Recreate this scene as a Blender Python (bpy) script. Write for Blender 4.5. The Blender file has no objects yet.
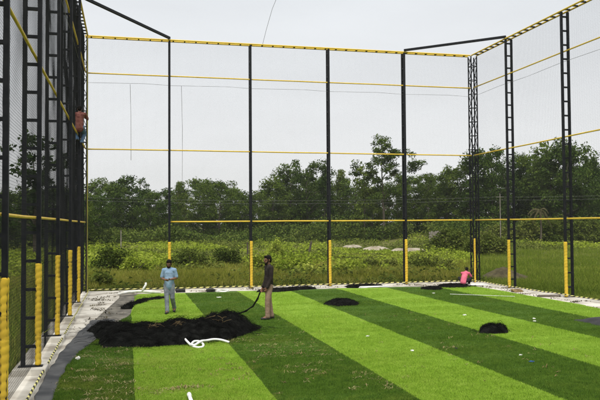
import bpy, bmesh, math, random
import numpy as np
from mathutils import Vector, Matrix
R_ = math.radians
random.seed(7)
SC = bpy.context.scene
COL = SC.collection

# ------------------------------------------------------------------ camera
CH = 2.592
YAW, PITCH, ROLL, FPX = R_(13.338), R_(1.952), R_(-0.365), 728.513
cF = Vector((math.sin(YAW)*math.cos(PITCH), math.cos(YAW)*math.cos(PITCH), math.sin(PITCH)))
cR = Vector((math.cos(YAW), -math.sin(YAW), 0))
cU = cR.cross(cF)
cR2 = cR*math.cos(ROLL) + cU*math.sin(ROLL)
cU2 = cU*math.cos(ROLL) - cR*math.sin(ROLL)
cam = bpy.data.cameras.new('camera')
cam.sensor_width = 36; cam.sensor_fit = 'HORIZONTAL'
cam.lens = FPX/600*36; cam.clip_start = 0.1; cam.clip_end = 6000
co = bpy.data.objects.new('camera', cam); COL.objects.link(co)
M3 = Matrix((cR2, cU2, -cF)).transposed()
co.matrix_world = Matrix.Translation((0, 0, CH)) @ M3.to_4x4()
SC.camera = co

# ------------------------------------------------------------------ sky and sun (bright overcast)
SUN_EL, SUN_AZ = R_(62), R_(200)          # azimuth measured clockwise from +Y
world = bpy.data.worlds.new('World'); SC.world = world; world.use_nodes = True
nt = world.node_tree; nt.nodes.clear(); N = nt.nodes.new; L = nt.links.new
out = N('ShaderNodeOutputWorld'); bg = N('ShaderNodeBackground'); bg2 = N('ShaderNodeBackground')
sky = N('ShaderNodeTexSky'); sky.sky_type = 'NISHITA'; sky.sun_disc = False
sky.sun_elevation = SUN_EL; sky.sun_rotation = SUN_AZ; sky.dust_density = 3; sky.air_density = 1
bg.inputs[1].default_value = 0.1; L(sky.outputs[0], bg.inputs[0])
tc = N('ShaderNodeTexCoord'); sep = N('ShaderNodeSeparateXYZ'); L(tc.outputs['Generated'], sep.inputs[0])
ramp = N('ShaderNodeValToRGB'); L(sep.outputs['Z'], ramp.inputs[0])
e = ramp.color_ramp.elements
e[0].position = 0.0; e[0].color = (0.85, 0.855, 0.855, 1)
e[1].position = 1.0; e[1].color = (1.0, 1.01, 1.03, 1)
x = e.new(0.12); x.color = (0.83, 0.84, 0.85, 1)
x = e.new(0.30); x.color = (0.74, 0.765, 0.79, 1)
x = e.new(0.60); x.color = (0.95, 0.98, 1.0, 1)
mp = N('ShaderNodeMapping'); mp.inputs['Scale'].default_value = (1.3, 1.3, 4.5); L(tc.outputs['Generated'], mp.inputs[0])
nz = N('ShaderNodeTexNoise'); nz.inputs['Scale'].default_value = 1.6; nz.inputs['Detail'].default_value = 5; L(mp.outputs[0], nz.inputs[0])
mr = N('ShaderNodeMapRange'); mr.inputs[1].default_value = 0.3; mr.inputs[2].default_value = 0.7
mr.inputs[3].default_value = 0.93; mr.inputs[4].default_value = 1.07; L(nz.outputs[0], mr.inputs[0])
ml = N('ShaderNodeVectorMath'); ml.operation = 'SCALE'; L(ramp.outputs[0], ml.inputs[0]); L(mr.outputs[0], ml.inputs['Scale'])
L(ml.outputs[0], bg2.inputs[0]); bg2.inputs[1].default_value = 0.84
mx = N('ShaderNodeMixShader'); mx.inputs[0].default_value = 0.95
L(bg.outputs[0], mx.inputs[1]); L(bg2.outputs[0], mx.inputs[2]); L(mx.outputs[0], out.inputs[0])

sl = bpy.data.lights.new('sun', 'SUN'); sl.energy = 3.0; sl.angle = R_(30); sl.color = (1.0, 0.96, 0.88)
so = bpy.data.objects.new('sun', sl); COL.objects.link(so)
sd = Vector((math.sin(SUN_AZ)*math.cos(SUN_EL), math.cos(SUN_AZ)*math.cos(SUN_EL), math.sin(SUN_EL)))
so.rotation_euler = sd.to_track_quat('Z', 'Y').to_euler(); so.location = sd*80
SC.view_settings.view_transform = 'Standard'; SC.view_settings.look = 'None'
SC.view_settings.exposure = 0.40; SC.view_settings.gamma = 1.0
SC.view_settings.use_curve_mapping = False

# ------------------------------------------------------------------ materials
def mat(name, c1, c2=None, scale=6, rough=0.85, detail=4, bump=0.0, bscale=None, spec=0.3, metal=0.0, lo=0.35, hi=0.65, bdist=0.02):
    m = bpy.data.materials.new(name); m.use_nodes = True
    t = m.node_tree; b = t.nodes['Principled BSDF']
    b.inputs['Roughness'].default_value = rough; b.inputs['Metallic'].default_value = metal
    b.inputs['Specular IOR Level'].default_value = spec
    c2 = c2 or tuple(v*0.75 for v in c1)
    tc = t.nodes.new('ShaderNodeTexCoord')
    n = t.nodes.new('ShaderNodeTexNoise'); n.inputs['Scale'].default_value = scale; n.inputs['Detail'].default_value = detail
    t.links.new(tc.outputs['Object'], n.inputs[0])
    r = t.nodes.new('ShaderNodeValToRGB'); r.color_ramp.elements[0].position = lo; r.color_ramp.elements[1].position = hi
    r.color_ramp.elements[0].color = (*c1, 1); r.color_ramp.elements[1].color = (*c2, 1)
    t.links.new(n.outputs[0], r.inputs[0]); t.links.new(r.outputs[0], b.inputs['Base Color'])
    if bump:
        n2 = t.nodes.new('ShaderNodeTexNoise'); n2.inputs['Scale'].default_value = bscale or scale*4; n2.inputs['Detail'].default_value = 3
        t.links.new(tc.outputs['Object'], n2.inputs[0])
        bp = t.nodes.new('ShaderNodeBump'); bp.inputs['Strength'].default_value = bump; bp.inputs['Distance'].default_value = bdist
        t.links.new(n2.outputs[0], bp.inputs['Height']); t.links.new(bp.outputs[0], b.inputs['Normal'])
    return m

def leaf_mat(name, c1, c2, c3, s1=0.35, s2=5.0, trans=0.3, rnd=0.25):
    """diffuse + translucent foliage, three leaf tones mixed by two noises and the object's own random value"""
    m = bpy.data.materials.new(name); m.use_nodes = True
    t = m.node_tree; t.nodes.clear(); N = t.nodes.new; K = t.links.new
    o = N('ShaderNodeOutputMaterial'); tc = N('ShaderNodeTexCoord'); oi = N('ShaderNodeObjectInfo')
    n1 = N('ShaderNodeTexNoise'); n1.inputs['Scale'].default_value = s1; n1.inputs['Detail'].default_value = 2
    n2 = N('ShaderNodeTexNoise'); n2.inputs['Scale'].default_value = s2; n2.inputs['Detail'].default_value = 1
    K(tc.outputs['Object'], n1.inputs[0]); K(tc.outputs['Object'], n2.inputs[0])
    a = N('ShaderNodeMath'); a.operation = 'MULTIPLY_ADD'; a.inputs[1].default_value = 0.55; K(n2.outputs[0], a.inputs[0])
    b = N('ShaderNodeMath'); b.operation = 'MULTIPLY'; b.inputs[1].default_value = 0.45; K(n1.outputs[0], b.inputs[0]); K(b.outputs[0], a.inputs[2])
    c = N('ShaderNodeMath'); c.operation = 'MULTIPLY_ADD'; c.inputs[1].default_value = rnd; c.inputs[2].default_value = -rnd/2
    K(oi.outputs['Random'], c.inputs[0])
    d = N('ShaderNodeMath'); d.operation = 'ADD'; K(a.outputs[0], d.inputs[0]); K(c.outputs[0], d.inputs[1])
    r = N('ShaderNodeValToRGB'); el = r.color_ramp.elements
    el[0].position = 0.32; el[0].color = (*c1, 1); el[1].position = 0.68; el[1].color = (*c3, 1)
    q = el.new(0.5); q.color = (*c2, 1)
    K(d.outputs[0], r.inputs[0])
    df = N('ShaderNodeBsdfDiffuse'); tr = N('ShaderNodeBsdfTranslucent'); mxx = N('ShaderNodeMixShader'); mxx.inputs[0].default_value = trans
    K(r.outputs[0], df.inputs[0]); K(r.outputs[0], tr.inputs[0]); K(df.outputs[0], mxx.inputs[1]); K(tr.outputs[0], mxx.inputs[2]); K(mxx.outputs[0], o.inputs[0])
    return m

M = {}
M['steel'] = mat('black_painted_steel', (0.005, 0.006, 0.009), (0.012, 0.013, 0.016), scale=9, rough=0.6, spec=0.2)
M['yellow'] = mat('yellow_paint', (0.72, 0.50, 0.045), (0.60, 0.40, 0.04), scale=5, rough=0.5)
M['pad'] = mat('yellow_rope_wrap', (0.76, 0.52, 0.05), (0.52, 0.34, 0.04), scale=4, rough=0.85, spec=0.15, lo=0.25, hi=0.75, bump=0.3, bscale=120, bdist=0.004)
M['net'] = mat('black_net_twine', (0.012, 0.013, 0.014), (0.02, 0.021, 0.022), scale=3, rough=0.9, spec=0.05)
M['rope_y'] = mat('yellow_rope_strand', (0.72, 0.68, 0.26), (0.6, 0.55, 0.2), scale=10)
M['rope_k'] = mat('black_rope_strand', (0.012, 0.012, 0.012), (0.03, 0.03, 0.03), scale=10)
M['olive'] = mat('dull_olive_yellow_paint', (0.30, 0.26, 0.05), (0.18, 0.17, 0.05), scale=3)
M['cord'] = mat('grey_cord', (0.12, 0.12, 0.12), (0.2, 0.2, 0.2), scale=8)
M['heap'] = mat('black_netting', (0.003, 0.0032, 0.003), (0.011, 0.0115, 0.0105), scale=7, rough=0.95, spec=0.03, bump=0.9, bscale=26, bdist=0.05)
M['fabric'] = mat('grey_geotextile', (0.045, 0.047, 0.05), (0.095, 0.096, 0.097), scale=2.2, rough=0.95, bump=0.35, bscale=9, bdist=0.03, spec=0.1)
M['infill'] = mat('grey_rubber_infill', (0.085, 0.08, 0.07), (0.20, 0.185, 0.155), scale=3.5, rough=1.0, bump=0.6, bscale=60, bdist=0.02, spec=0.1)
M['white'] = mat('white_plastic', (0.82, 0.82, 0.80), (0.72, 0.72, 0.69), scale=5, rough=0.4)
M['paper'] = mat('white_scrap', (0.8, 0.8, 0.77), (0.65, 0.64, 0.58), scale=8)
M['blue'] = mat('blue_plastic', (0.03, 0.12, 0.42), (0.02, 0.08, 0.3), scale=8, rough=0.5)
M['wood'] = mat('weathered_wood', (0.17, 0.15, 0.13), (0.28, 0.25, 0.22), scale=4, rough=0.95)
M['deadwood'] = mat('dark_dead_wood', (0.05, 0.04, 0.03), (0.09, 0.075, 0.055), scale=4, rough=0.95)
M['bark'] = mat('bark', (0.06, 0.05, 0.035), (0.13, 0.11, 0.085), scale=2.5, rough=0.95)
M['sand'] = mat('pale_sand', (0.36, 0.32, 0.26), (0.20, 0.17, 0.11), scale=1.2, rough=1.0, bump=0.4, bscale=6)
M['soil'] = mat('brown_soil', (0.045, 0.036, 0.018), (0.10, 0.085, 0.04), scale=2.5, rough=1.0, bump=0.7, bscale=9, bdist=0.08)
M['straw'] = mat('dry_straw', (0.35, 0.29, 0.15), (0.19, 0.165, 0.06), scale=3, rough=1.0)
M['straw_dark'] = mat('brown_straw', (0.16, 0.11, 0.05), (0.26, 0.19, 0.09), scale=5, rough=1.0)
M['skin'] = mat('brown_skin', (0.15, 0.072, 0.042), (0.19, 0.095, 0.058), scale=9, rough=0.55)
M['hair'] = mat('black_hair', (0.008, 0.007, 0.006), (0.010, 0.009, 0.008), scale=50, rough=0.9, spec=0.08)
M['eye'] = mat('eye', (0.20, 0.18, 0.16), (0.18, 0.16, 0.14), scale=9, rough=0.3)
M['shoe'] = mat('black_shoe', (0.012, 0.012, 0.013), (0.03, 0.03, 0.03), scale=9, rough=0.6)
M['shirt_blue'] = mat('light_blue_shirt_cloth', (0.18, 0.28, 0.41), (0.26, 0.37, 0.49), scale=5, rough=0.95, bump=0.5, bscale=14, bdist=0.03, spec=0.1)
M['jeans'] = mat('faded_jeans_cloth', (0.12, 0.135, 0.16), (0.23, 0.25, 0.275), scale=7, rough=0.95, bump=0.5, bscale=16, bdist=0.03, spec=0.1)
M['jeans_dark'] = mat('blue_jeans_cloth', (0.05, 0.10, 0.18), (0.12, 0.18, 0.28), scale=7, rough=0.95, bump=0.5, bscale=16, bdist=0.03, spec=0.1)
M['shirt_dark'] = mat('dark_shirt_cloth', (0.020, 0.016, 0.015), (0.034, 0.028, 0.025), scale=6, rough=0.95, bump=0.5, bscale=14, bdist=0.03, spec=0.1)
M['khaki'] = mat('khaki_trouser_cloth', (0.29, 0.20, 0.145), (0.21, 0.145, 0.10), scale=6, rough=0.95, bump=0.5, bscale=15, bdist=0.03, spec=0.1)
M['shirt_pink'] = mat('pink_shirt_cloth', (0.64, 0.16, 0.23), (0.54, 0.11, 0.17), scale=5, rough=0.95, bump=0.5, bscale=14, bdist=0.03, spec=0.1)
M['shirt_red'] = mat('dull_red_shirt_cloth', (0.12, 0.042, 0.036), (0.21, 0.09, 0.075), scale=10, rough=0.95, bump=0.5, bscale=14, bdist=0.03, spec=0.1)
M['trouser_black'] = mat('black_trouser_cloth', (0.014, 0.013, 0.014), (0.026, 0.024, 0.024), scale=6, rough=0.95, bump=0.5, bscale=14, bdist=0.03, spec=0.1)

# concrete: pale, stained
def concrete():
    m = mat('pale_concrete', (0.56, 0.53, 0.47), (0.27, 0.24, 0.195), scale=1.5, rough=0.95, detail=8, bump=0.35, bscale=22, bdist=0.02, lo=0.42, hi=0.68, spec=0.2)
    return m
M['concrete'] = concrete()

# artificial turf in two tones laid in 2 m rolls (the tones are the colour of the yarn itself)
def turf():
    m = bpy.data.materials.new('striped_artificial_turf'); m.use_nodes = True
    t = m.node_tree; N = t.nodes.new; K = t.links.new; b = t.nodes['Principled BSDF']
    b.inputs['Roughness'].default_value = 0.8; b.inputs['Specular IOR Level'].default_value = 0.12
    def math_(op, a, v=None, c=None):
        n = N('ShaderNodeMath'); n.operation = op
        for i, s in enumerate((a, v, c)):
            if s is None: continue
            if isinstance(s, (int, float)): n.inputs[i].default_value = s
            else: K(s, n.inputs[i])
        return n.outputs[0]
    tc = N('ShaderNodeTexCoord'); sp = N('ShaderNodeSeparateXYZ'); K(tc.outputs['Object'], sp.inputs[0])
    def noise(scale, detail=2, vec=None, sc=None):
        n = N('ShaderNodeTexNoise'); n.inputs['Scale'].default_value = scale; n.inputs['Detail'].default_value = detail
        if sc:
            q = N('ShaderNodeMapping'); q.inputs['Scale'].default_value = sc; K(tc.outputs['Object'], q.inputs[0]); K(q.outputs[0], n.inputs[0])
        else: K(tc.outputs['Object'], n.inputs[0])
        return n.outputs[0]
    wob = math_('MULTIPLY_ADD', noise(0.8), 0.06, -0.03)
    wob2 = math_('MULTIPLY_ADD', noise(40), 0.03, -0.015)
    xx = math_('ADD', math_('ADD', sp.outputs['X'], wob), wob2)
    ph = math_('FRACT', math_('MULTIPLY_ADD', xx, 0.25, -0.116*0.25 + 4.0))
    light = math_('LESS_THAN', ph, 0.5)
    fine = noise(55, 3); blotch = noise(0.55, 4); mid = noise(5, 4); weave = noise(6, 3, sc=(1.0, 9.0, 1.0))
    def ramp(src, stops):
        r = N('ShaderNodeValToRGB'); el = r.color_ramp.elements
        el[0].position, el[0].color = stops[0][0], (*stops[0][1], 1); el[1].position, el[1].color = stops[-1][0], (*stops[-1][1], 1)
        for p, c in stops[1:-1]:
            q = el.new(p); q.color = (*c, 1)
        K(src, r.inputs[0]); return r.outputs[0]
    v = math_('ADD', math_('MULTIPLY', fine, 0.45), math_('ADD', math_('MULTIPLY', mid, 0.3), math_('MULTIPLY', weave, 0.25)))
    cl = ramp(v, [(0.33, (0.085, 0.170, 0.009)), (0.5, (0.172, 0.292, 0.022)), (0.67, (0.275, 0.395, 0.060))])
    cd = ramp(v, [(0.33, (0.022, 0.050, 0.004)), (0.5, (0.050, 0.104, 0.008)), (0.67, (0.094, 0.158, 0.017))])
    mix = N('ShaderNodeMix'); mix.data_type = 'RGBA'; K(light, mix.inputs[0]); K(cd, mix.inputs[6]); K(cl, mix.inputs[7])
    # wear and dust: brownish soil rubbed into the pile in irregular patches
    dust = N('ShaderNodeMix'); dust.data_type = 'RGBA'; dust.inputs[7].default_value = (0.17, 0.175, 0.03, 1)
    dm = N('ShaderNodeMapRange'); dm.inputs[1].default_value = 0.48; dm.inputs[2].default_value = 0.75; dm.inputs[3].default_value = 0; dm.inputs[4].default_value = 0.55
    K(math_('ADD', math_('MULTIPLY', blotch, 0.65), math_('MULTIPLY', mid, 0.35)), dm.inputs[0])
    near = N('ShaderNodeMapRange'); near.inputs[1].default_value = 5; near.inputs[2].default_value = 2.0; near.inputs[3].default_value = 0.25; near.inputs[4].default_value = 1
    K(sp.outputs['X'], near.inputs[0])
    K(math_('MULTIPLY', dm.outputs[0], near.outputs[0]), dust.inputs[0]); K(mix.outputs[2], dust.inputs[6]); K(dust.outputs[2], b.inputs['Base Color'])
    bp = N('ShaderNodeBump'); bp.inputs['Strength'].default_value = 0.8; bp.inputs['Distance'].default_value = 0.03
    K(math_('ADD', math_('MULTIPLY', noise(70, 2), 0.5), math_('MULTIPLY', weave, 0.6)), bp.inputs['Height']); K(bp.outputs[0], b.inputs['Normal'])
    return m
M['turf'] = turf()
M['ground'] = mat('grassy_earth', (0.085, 0.095, 0.026), (0.14, 0.135, 0.045), scale=0.35, rough=1.0, detail=8, bump=0.5, bscale=3, bdist=0.1, spec=0.05)
M['tall_grass'] = leaf_mat('tall_grass_blades', (0.085, 0.125, 0.010), (0.185, 0.21, 0.025), (0.32, 0.29, 0.075), 0.30, 9, 0.3)
M['green_grass'] = leaf_mat('green_grass_blades', (0.085, 0.135, 0.014), (0.16, 0.215, 0.028), (0.27, 0.28, 0.06), 0.25, 9, 0.3)
M['weeds'] = leaf_mat('weed_leaves', (0.11, 0.165, 0.015), (0.25, 0.315, 0.035), (0.42, 0.45, 0.10), 0.12, 3, 0.35)
M['bush'] = leaf_mat('bush_leaves', (0.05, 0.078, 0.014), (0.10, 0.13, 0.024), (0.18, 0.195, 0.048), 0.7, 6, 0.3)
M['leaf_dark'] = leaf_mat('dark_tree_leaves', (0.024, 0.048, 0.009), (0.058, 0.096, 0.018), (0.120, 0.164, 0.034), 0.35, 2.5, 0.25)
M['leaf_mid'] = leaf_mat('mid_green_tree_leaves', (0.036, 0.064, 0.011), (0.082, 0.122, 0.021), (0.150, 0.192, 0.036), 0.35, 2.5, 0.3)
M['undergrowth'] = leaf_mat('undergrowth_leaves', (0.022, 0.044, 0.009), (0.065, 0.10, 0.018), (0.16, 0.195, 0.04), 0.09, 1.2, 0.25)
M['leaf_light'] = leaf_mat('yellow_green_tree_leaves', (0.05, 0.08, 0.018), (0.09, 0.13, 0.03), (0.15, 0.19, 0.05), 0.35, 2.5, 0.3)
M['frond_dry'] = leaf_mat('dry_frond', (0.05, 0.05, 0.02), (0.09, 0.085, 0.04), (0.15, 0.13, 0.07), 0.5, 5, 0.2)

# ------------------------------------------------------------------ mesh helpers
class MB:
    def __init__(s): s.v = []; s.f = []; s.mi = []
    def quad_ring(s, rings, closed_caps=True, mi=0, mifun=None):
        n = len(rings[0]); b = len(s.v)
        for r in rings: s.v.extend([tuple(p) for p in r])
        for i in range(len(rings)-1):
            for j in range(n):
                k = (j+1) % n
                s.f.append((b+i*n+j, b+i*n+k, b+(i+1)*n+k, b+(i+1)*n+j)); s.mi.append(mifun(i, j) if mifun else mi)
        if closed_caps:
            s.f.append(tuple(b+j for j in reversed(range(n)))); s.mi.append(mi)
            s.f.append(tuple(b+(len(rings)-1)*n+j for j in range(n))); s.mi.append(mi)
        return s
    def beam(s, p0, p1, w, h=None, up=(0, 0, 1)):
        p0, p1 = Vector(p0), Vector(p1); d = (p1-p0).normalized(); h = h or w
        up = Vector(up)
        if abs(d.dot(up)) > 0.95: up = Vector((0, 1, 0))
        a = d.cross(up).normalized(); c = a.cross(d)
        R = [[p + a*(w/2*i) + c*(h/2*j) for i, j in ((-1, -1), (1, -1), (1, 1), (-1, 1))] for p in (p0, p1)]
        return s.quad_ring(R)
    def tube(s, pts, r, n=8, mifun=None, caps=True):
        pts = [Vector(p) for p in pts]; rr = r if isinstance(r, (list, tuple)) else [r]*len(pts)
        rings = []; a = None
        for i, p in enumerate(pts):
            d = (pts[min(i+1, len(pts)-1)] - pts[max(i-1, 0)]).normalized()
            if a is None:
                u = Vector((0, 0, 1)) if abs(d.z) < 0.9 else Vector((1, 0, 0)); a = d.cross(u).normalized()
            else:
                a = (a - d*a.dot(d)).normalized()
            c = d.cross(a)
            rings.append([p + (a*math.cos(2*math.pi*j/n) + c*math.sin(2*math.pi*j/n))*rr[i] for j in range(n)])
        return s.quad_ring(rings, caps, mifun=mifun)
    def box(s, c, d, rz=0):
        c = Vector(c); q = Matrix.Rotation(rz, 3, 'Z')
        R = [[c + q @ Vector((d[0]/2*i, d[1]/2*j, d[2]/2*k)) for i, j in ((-1, -1), (1, -1), (1, 1), (-1, 1))] for k in (-1, 1)]
        return s.quad_ring(R)
    def capsule(s, p0, r0, p1, r1, flat=1.0, side=(1, 0, 0), n=16):
        """tapered capsule; flat squashes it along the axis perpendicular to 'side'"""
        p0, p1 = Vector(p0), Vector(p1); d = p1-p0; ln = d.length; d = d/ln if ln > 1e-6 else Vector((0, 0, 1))
        a = Vector(side); a = a - d*a.dot(d)
        if a.length < 1e-3: a = Vector((0, 1, 0)) - d*d.y
        a.normalize(); c = d.cross(a)
        prof = [(-math.cos(t)*r0, math.sin(t)*r0) for t in (0.12, 0.5, 0.95, 1.4)] + [(ln + math.sin(t)*r1, math.cos(t)*r1) for t in (0.17, 0.6, 1.05, 1.45)]
        rings = [[p0 + d*z + (a*math.cos(2*math.pi*j/n) + c*math.sin(2*math.pi*j/n)*flat)*q for j in range(n)] for z, q in prof]
        return s.quad_ring(rings)
    def ball(s, c, rad, rot=None, n=16, m=10):
        c = Vector(c); rot = rot or Matrix.Identity(3); rad = rad if isinstance(rad, (tuple, list)) else (rad,)*3
        rings = []
        for i in range(m):
            t = math.pi*(i+0.35)/(m-0.3)
            rings.append([c + rot @ Vector((rad[0]*math.sin(t)*math.cos(2*math.pi*j/n), rad[1]*math.sin(t)*math.sin(2*math.pi*j/n), -rad[2]*math.cos(t))) for j in range(n)])
        return s.quad_ring(rings)
    def build(s, name, mats, parent=None, smooth=False):
        me = bpy.data.meshes.new(name); me.from_pydata(s.v, [], s.f)
        for m in (mats if isinstance(mats, (list, tuple)) else [mats]): me.materials.append(m)
        if any(s.mi): me.polygons.foreach_set('material_index', s.mi)
        if smooth: me.polygons.foreach_set('use_smooth', [True]*len(me.polygons))
        o = bpy.data.objects.new(name, me); COL.objects.link(o)
        if parent: o.parent = parent
        return o

def np_mesh(name, verts, faces_n, m, parent=None, link=True):
    """verts (k*n,3) numpy: consecutive n-gons"""
    verts = np.ascontiguousarray(verts, dtype=np.float32); nv = len(verts); nf = nv//faces_n
    me = bpy.data.meshes.new(name); me.vertices.add(nv); me.vertices.foreach_set('co', verts.ravel())
    me.loops.add(nv); me.loops.foreach_set('vertex_index', np.arange(nv, dtype=np.int32))
    me.polygons.add(nf); me.polygons.foreach_set('loop_start', np.arange(0, nv, faces_n, dtype=np.int32))
    me.update(calc_edges=True); me.validate(); me.materials.append(m)
    if not link: return me
    o = bpy.data.objects.new(name, me); COL.objects.link(o)
    if parent: o.parent = parent
    return o

def thing(name, label, cat, loc=(0, 0, 0), rz=0, group=None):
    o = bpy.data.objects.new(name, None); COL.objects.link(o); o.location = loc; o.rotation_euler = (0, 0, rz); o.empty_display_size = 0.2
    return tag(o, label, cat, group)
def tag(o, label=None, cat=None, group=None, kind=None):
    if label: o['label'] = label
    if cat: o['category'] = cat
    if group: o['group'] = group
    if kind: o['kind'] = kind
    return o

def vnoise(x, y, seed=0):
    """cheap smooth value noise on numpy arrays"""
    x = np.asarray(x, float); y = np.asarray(y, float)
    xi = np.floor(x).astype(np.int64); yi = np.floor(y).astype(np.int64); fx = x-xi; fy = y-yi
    fx = fx*fx*(3-2*fx); fy = fy*fy*(3-2*fy)
    def h(a, b):
        v = np.sin(a*127.1 + b*311.7 + seed*74.7)*43758.5453
        return v-np.floor(v)
    return (h(xi, yi)*(1-fx)+h(xi+1, yi)*fx)*(1-fy) + (h(xi, yi+1)*(1-fx)+h(xi+1, yi+1)*fx)*fy
def fbm(x, y, seed=0, o=4):
    s = 0; a = 0.5
    for i in range(o): s = s + a*vnoise(x*2**i, y*2**i, seed+i*13); a *= 0.5
    return s

# ------------------------------------------------------------------ dimensions of the cage
D, XL, XR = 29.53, -1.527, 14.863
ZT, Z2, Z3, Z4, ZP = 10.07, 8.62, 5.617, 2.75, 1.94
LEG = 0.075; TD = 0.25           # leg size, truss depth
YNEAR = 2.6
LEFT_Y = [2.67, 6.33, 9.99, 13.65, 17.31, 20.97, 24.63]
RIGHT_Y = [26.5, 22.62, 18.9, 15.2, 11.5, 7.8, 4.1]
BACK_X = [1.64, 4.94, 8.28, 11.69]

# ------------------------------------------------------------------ the setting: ground, pitch, ledges
def terrain_z(x, y):
    x = np.asarray(x, float); y = np.asarray(y, float)
    z = -0.22 + 0.25*(fbm(x*0.06, y*0.06, 3)-0.47)*np.clip((y-31)/20, 0, 1) + 0.10*(fbm(x*0.5, y*0.5, 9)-0.47)*np.clip((np.hypot(x-7, y-15)-17)/6, 0, 1)
    # the bank on the right beyond the grass
    z = z + 1.3*np.exp(-((y-112)/9.0)**2)*np.clip((x-38)/12, 0, 1)
    return z
gx = np.concatenate([np.array([-3000, -1200, -500, -250]), np.linspace(-120, 160, 141), np.array([260, 500, 1200, 3000])])
gy = np.concatenate([np.array([-600, -200, -80]), np.linspace(-40, 190, 116), np.array([260, 450, 900, 1800, 4000])])
GX, GY = np.meshgrid(gx, gy); GZ = terrain_z(GX, GY)
nx, ny = len(gx), len(gy)
mb = MB(); mb.v = list(zip(GX.ravel().tolist(), GY.ravel().tolist(), GZ.ravel().tolist()))
mb.f = [(j*nx+i, j*nx+i+1, (j+1)*nx+i+1, (j+1)*nx+i) for j in range(ny-1) for i in range(nx-1)]; mb.mi = [0]*len(mb.f)
tag(mb.build('ground', M['ground'], smooth=True), kind='structure')

# concrete ledge under the cage: left, back and right runs butted end to end
def slab(name, poly, z0, z1, m):
    b = MB(); b.quad_ring([[(x, y, z0) for x, y in poly], [(x, y, z1) for x, y in poly]])
    return tag(b.build(name, m), kind='structure')
slab('pitch_base', [(-1.9, -2.5), (15.2, -2.5), (15.2, 30.1), (-1.9, 30.1)], -0.6, -0.012, M['infill'])
slab('ledge', [(-2.0, -2.4), (-1.28, -2.4), (-1.28, 12), (-1.26, 16), (-0.90, 20.6), (-0.28, 27.0), (-0.28, 28.45), (-2.0, 29.0)], -0.5, 0.016, M['concrete'])
slab('ledge', [(-2.0, 29.003), (-0.277, 28.453), (2.5, 28.25), (6.6, 28.65), (13.5, 28.45), (15.4, 28.45), (15.4, 30.05), (-2.0, 30.05)], -0.5, 0.016, M['concrete'])
slab('ledge', [(13.70, -2.4), (15.4, -2.4), (15.4, 28.447), (13.5, 28.447), (13.86, 27.2)], -0.5, 0.016, M['concrete'])

# turf sheet with a wavy cut edge on the left and at the back
def turf_left(y): return float(np.interp(y, [-2.4, 10, 13.7, 15.4, 17.6, 20, 21.5, 23, 25.5, 27.2], [-1.1, -1.13, -1.14, -1.0, -0.62, -0.30, 0.05, 0.14, 0.20, 0.32]))
b = MB(); rows = 240; cols = 120; ys = np.linspace(-2.4, 28.2, rows)
for y in ys:
    xl = turf_left(y) + 0.05*(float(vnoise(y*2.3, 0.5, 4))-0.5) + (0.03*(float(vnoise(y*9, 1.5, 5))-0.5))
    xr = 13.72 + (0.10 if y > 20 else 0)
    for i in range(cols):
        x = xl + (xr-xl)*(i/(cols-1)); yy = y
        if y > 27: yy = y + (float(vnoise(x*1.2, 3.3, 6))-0.7)*0.9*(y-27)/1.2
        z = 0.030 + 0.020*float(vnoise(x*0.6, yy*2.4, 8)) + 0.012*float(vnoise(x*1.3, yy*0.8, 11))
        if i == 0: z -= 0.04
        b.v.append((x, yy, z))
b.f = [(j*cols+i, j*cols+i+1, (j+1)*cols+i+1, (j+1)*cols+i) for j in range(rows-1) for i in range(cols-1)]; b.mi = [0]*len(b.f)
tag(b.build('turf_pitch', M['turf'], smooth=True), kind='structure')

# ------------------------------------------------------------------ the cage: three netting fences
def ladder(mb, base, out, z0, z1, leg=LEG, depth=TD, step=0.5):
    """truss post: inner leg at base, outer leg 'depth' further along out, rungs between"""
    bx, by = base; ox, oy = out
    mb.beam((bx, by, z0), (bx, by, z1), leg); mb.beam((bx+ox*depth, by+oy*depth, z0), (bx+ox*depth, by+oy*depth, z1), leg)
    z = z0+0.35; g = leg/2
    while z < z1-0.1:
        mb.beam((bx+ox*g, by+oy*g, z), (bx+ox*(depth-g), by+oy*(depth-g), z), leg*0.8, leg*0.7); z += step
    # base plate and top plate
    mb.box((bx+ox*depth/2, by+oy*depth/2, z0+0.006), (0.16+abs(ox)*depth, 0.16+abs(oy)*depth, 0.012))
def pad(parent, x, y, z0=0.03, z1=ZP, r=0.049):
    n, k = 14, 120; rings = []; ph = random.random()*6; tilt = random.uniform(-.004, .004); seams = [random.uniform(0.2, 0.7), random.uniform(0.9, 1.2), random.uniform(1.4, 1.75)]
    for i in range(k+1):
        z = z0+(z1-z0)*i/k; ring = []
        for j in range(n):
            t = 2*math.pi*j/n
            rr = r + 0.0065*abs(math.sin((z*2*math.pi/0.11 - t + 0.5*math.sin(z*4+ph))/2 + ph)) + 0.003*math.sin(z*7+ph) - (0.005 if any(abs(z-q) < 0.009 for q in seams) else 0)
            if i in (0, k): rr *= 0.8
            ring.append((x+rr*math.cos(t)+tilt*math.sin(z*5), y+rr*math.sin(t), z))
        rings.append(ring)
    b = MB(); b.quad_ring(rings); o = b.build('pad', M['pad'], parent, smooth=True); return o
def footing(x, y, parent, dx=0.56, dy=0.52, h=0.13):
    b = MB(); q = 0.012
    b.quad_ring([[(x+dx/2*i*s, y+dy/2*j*s, z) for i, j in ((-1, -1), (1, -1), (1, 1), (-1, 1))] for z, s in ((0.018, 1.0), (h-q, 0.98), (h, 0.93))])
    return b.build('footing', M['concrete'], parent)
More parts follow.
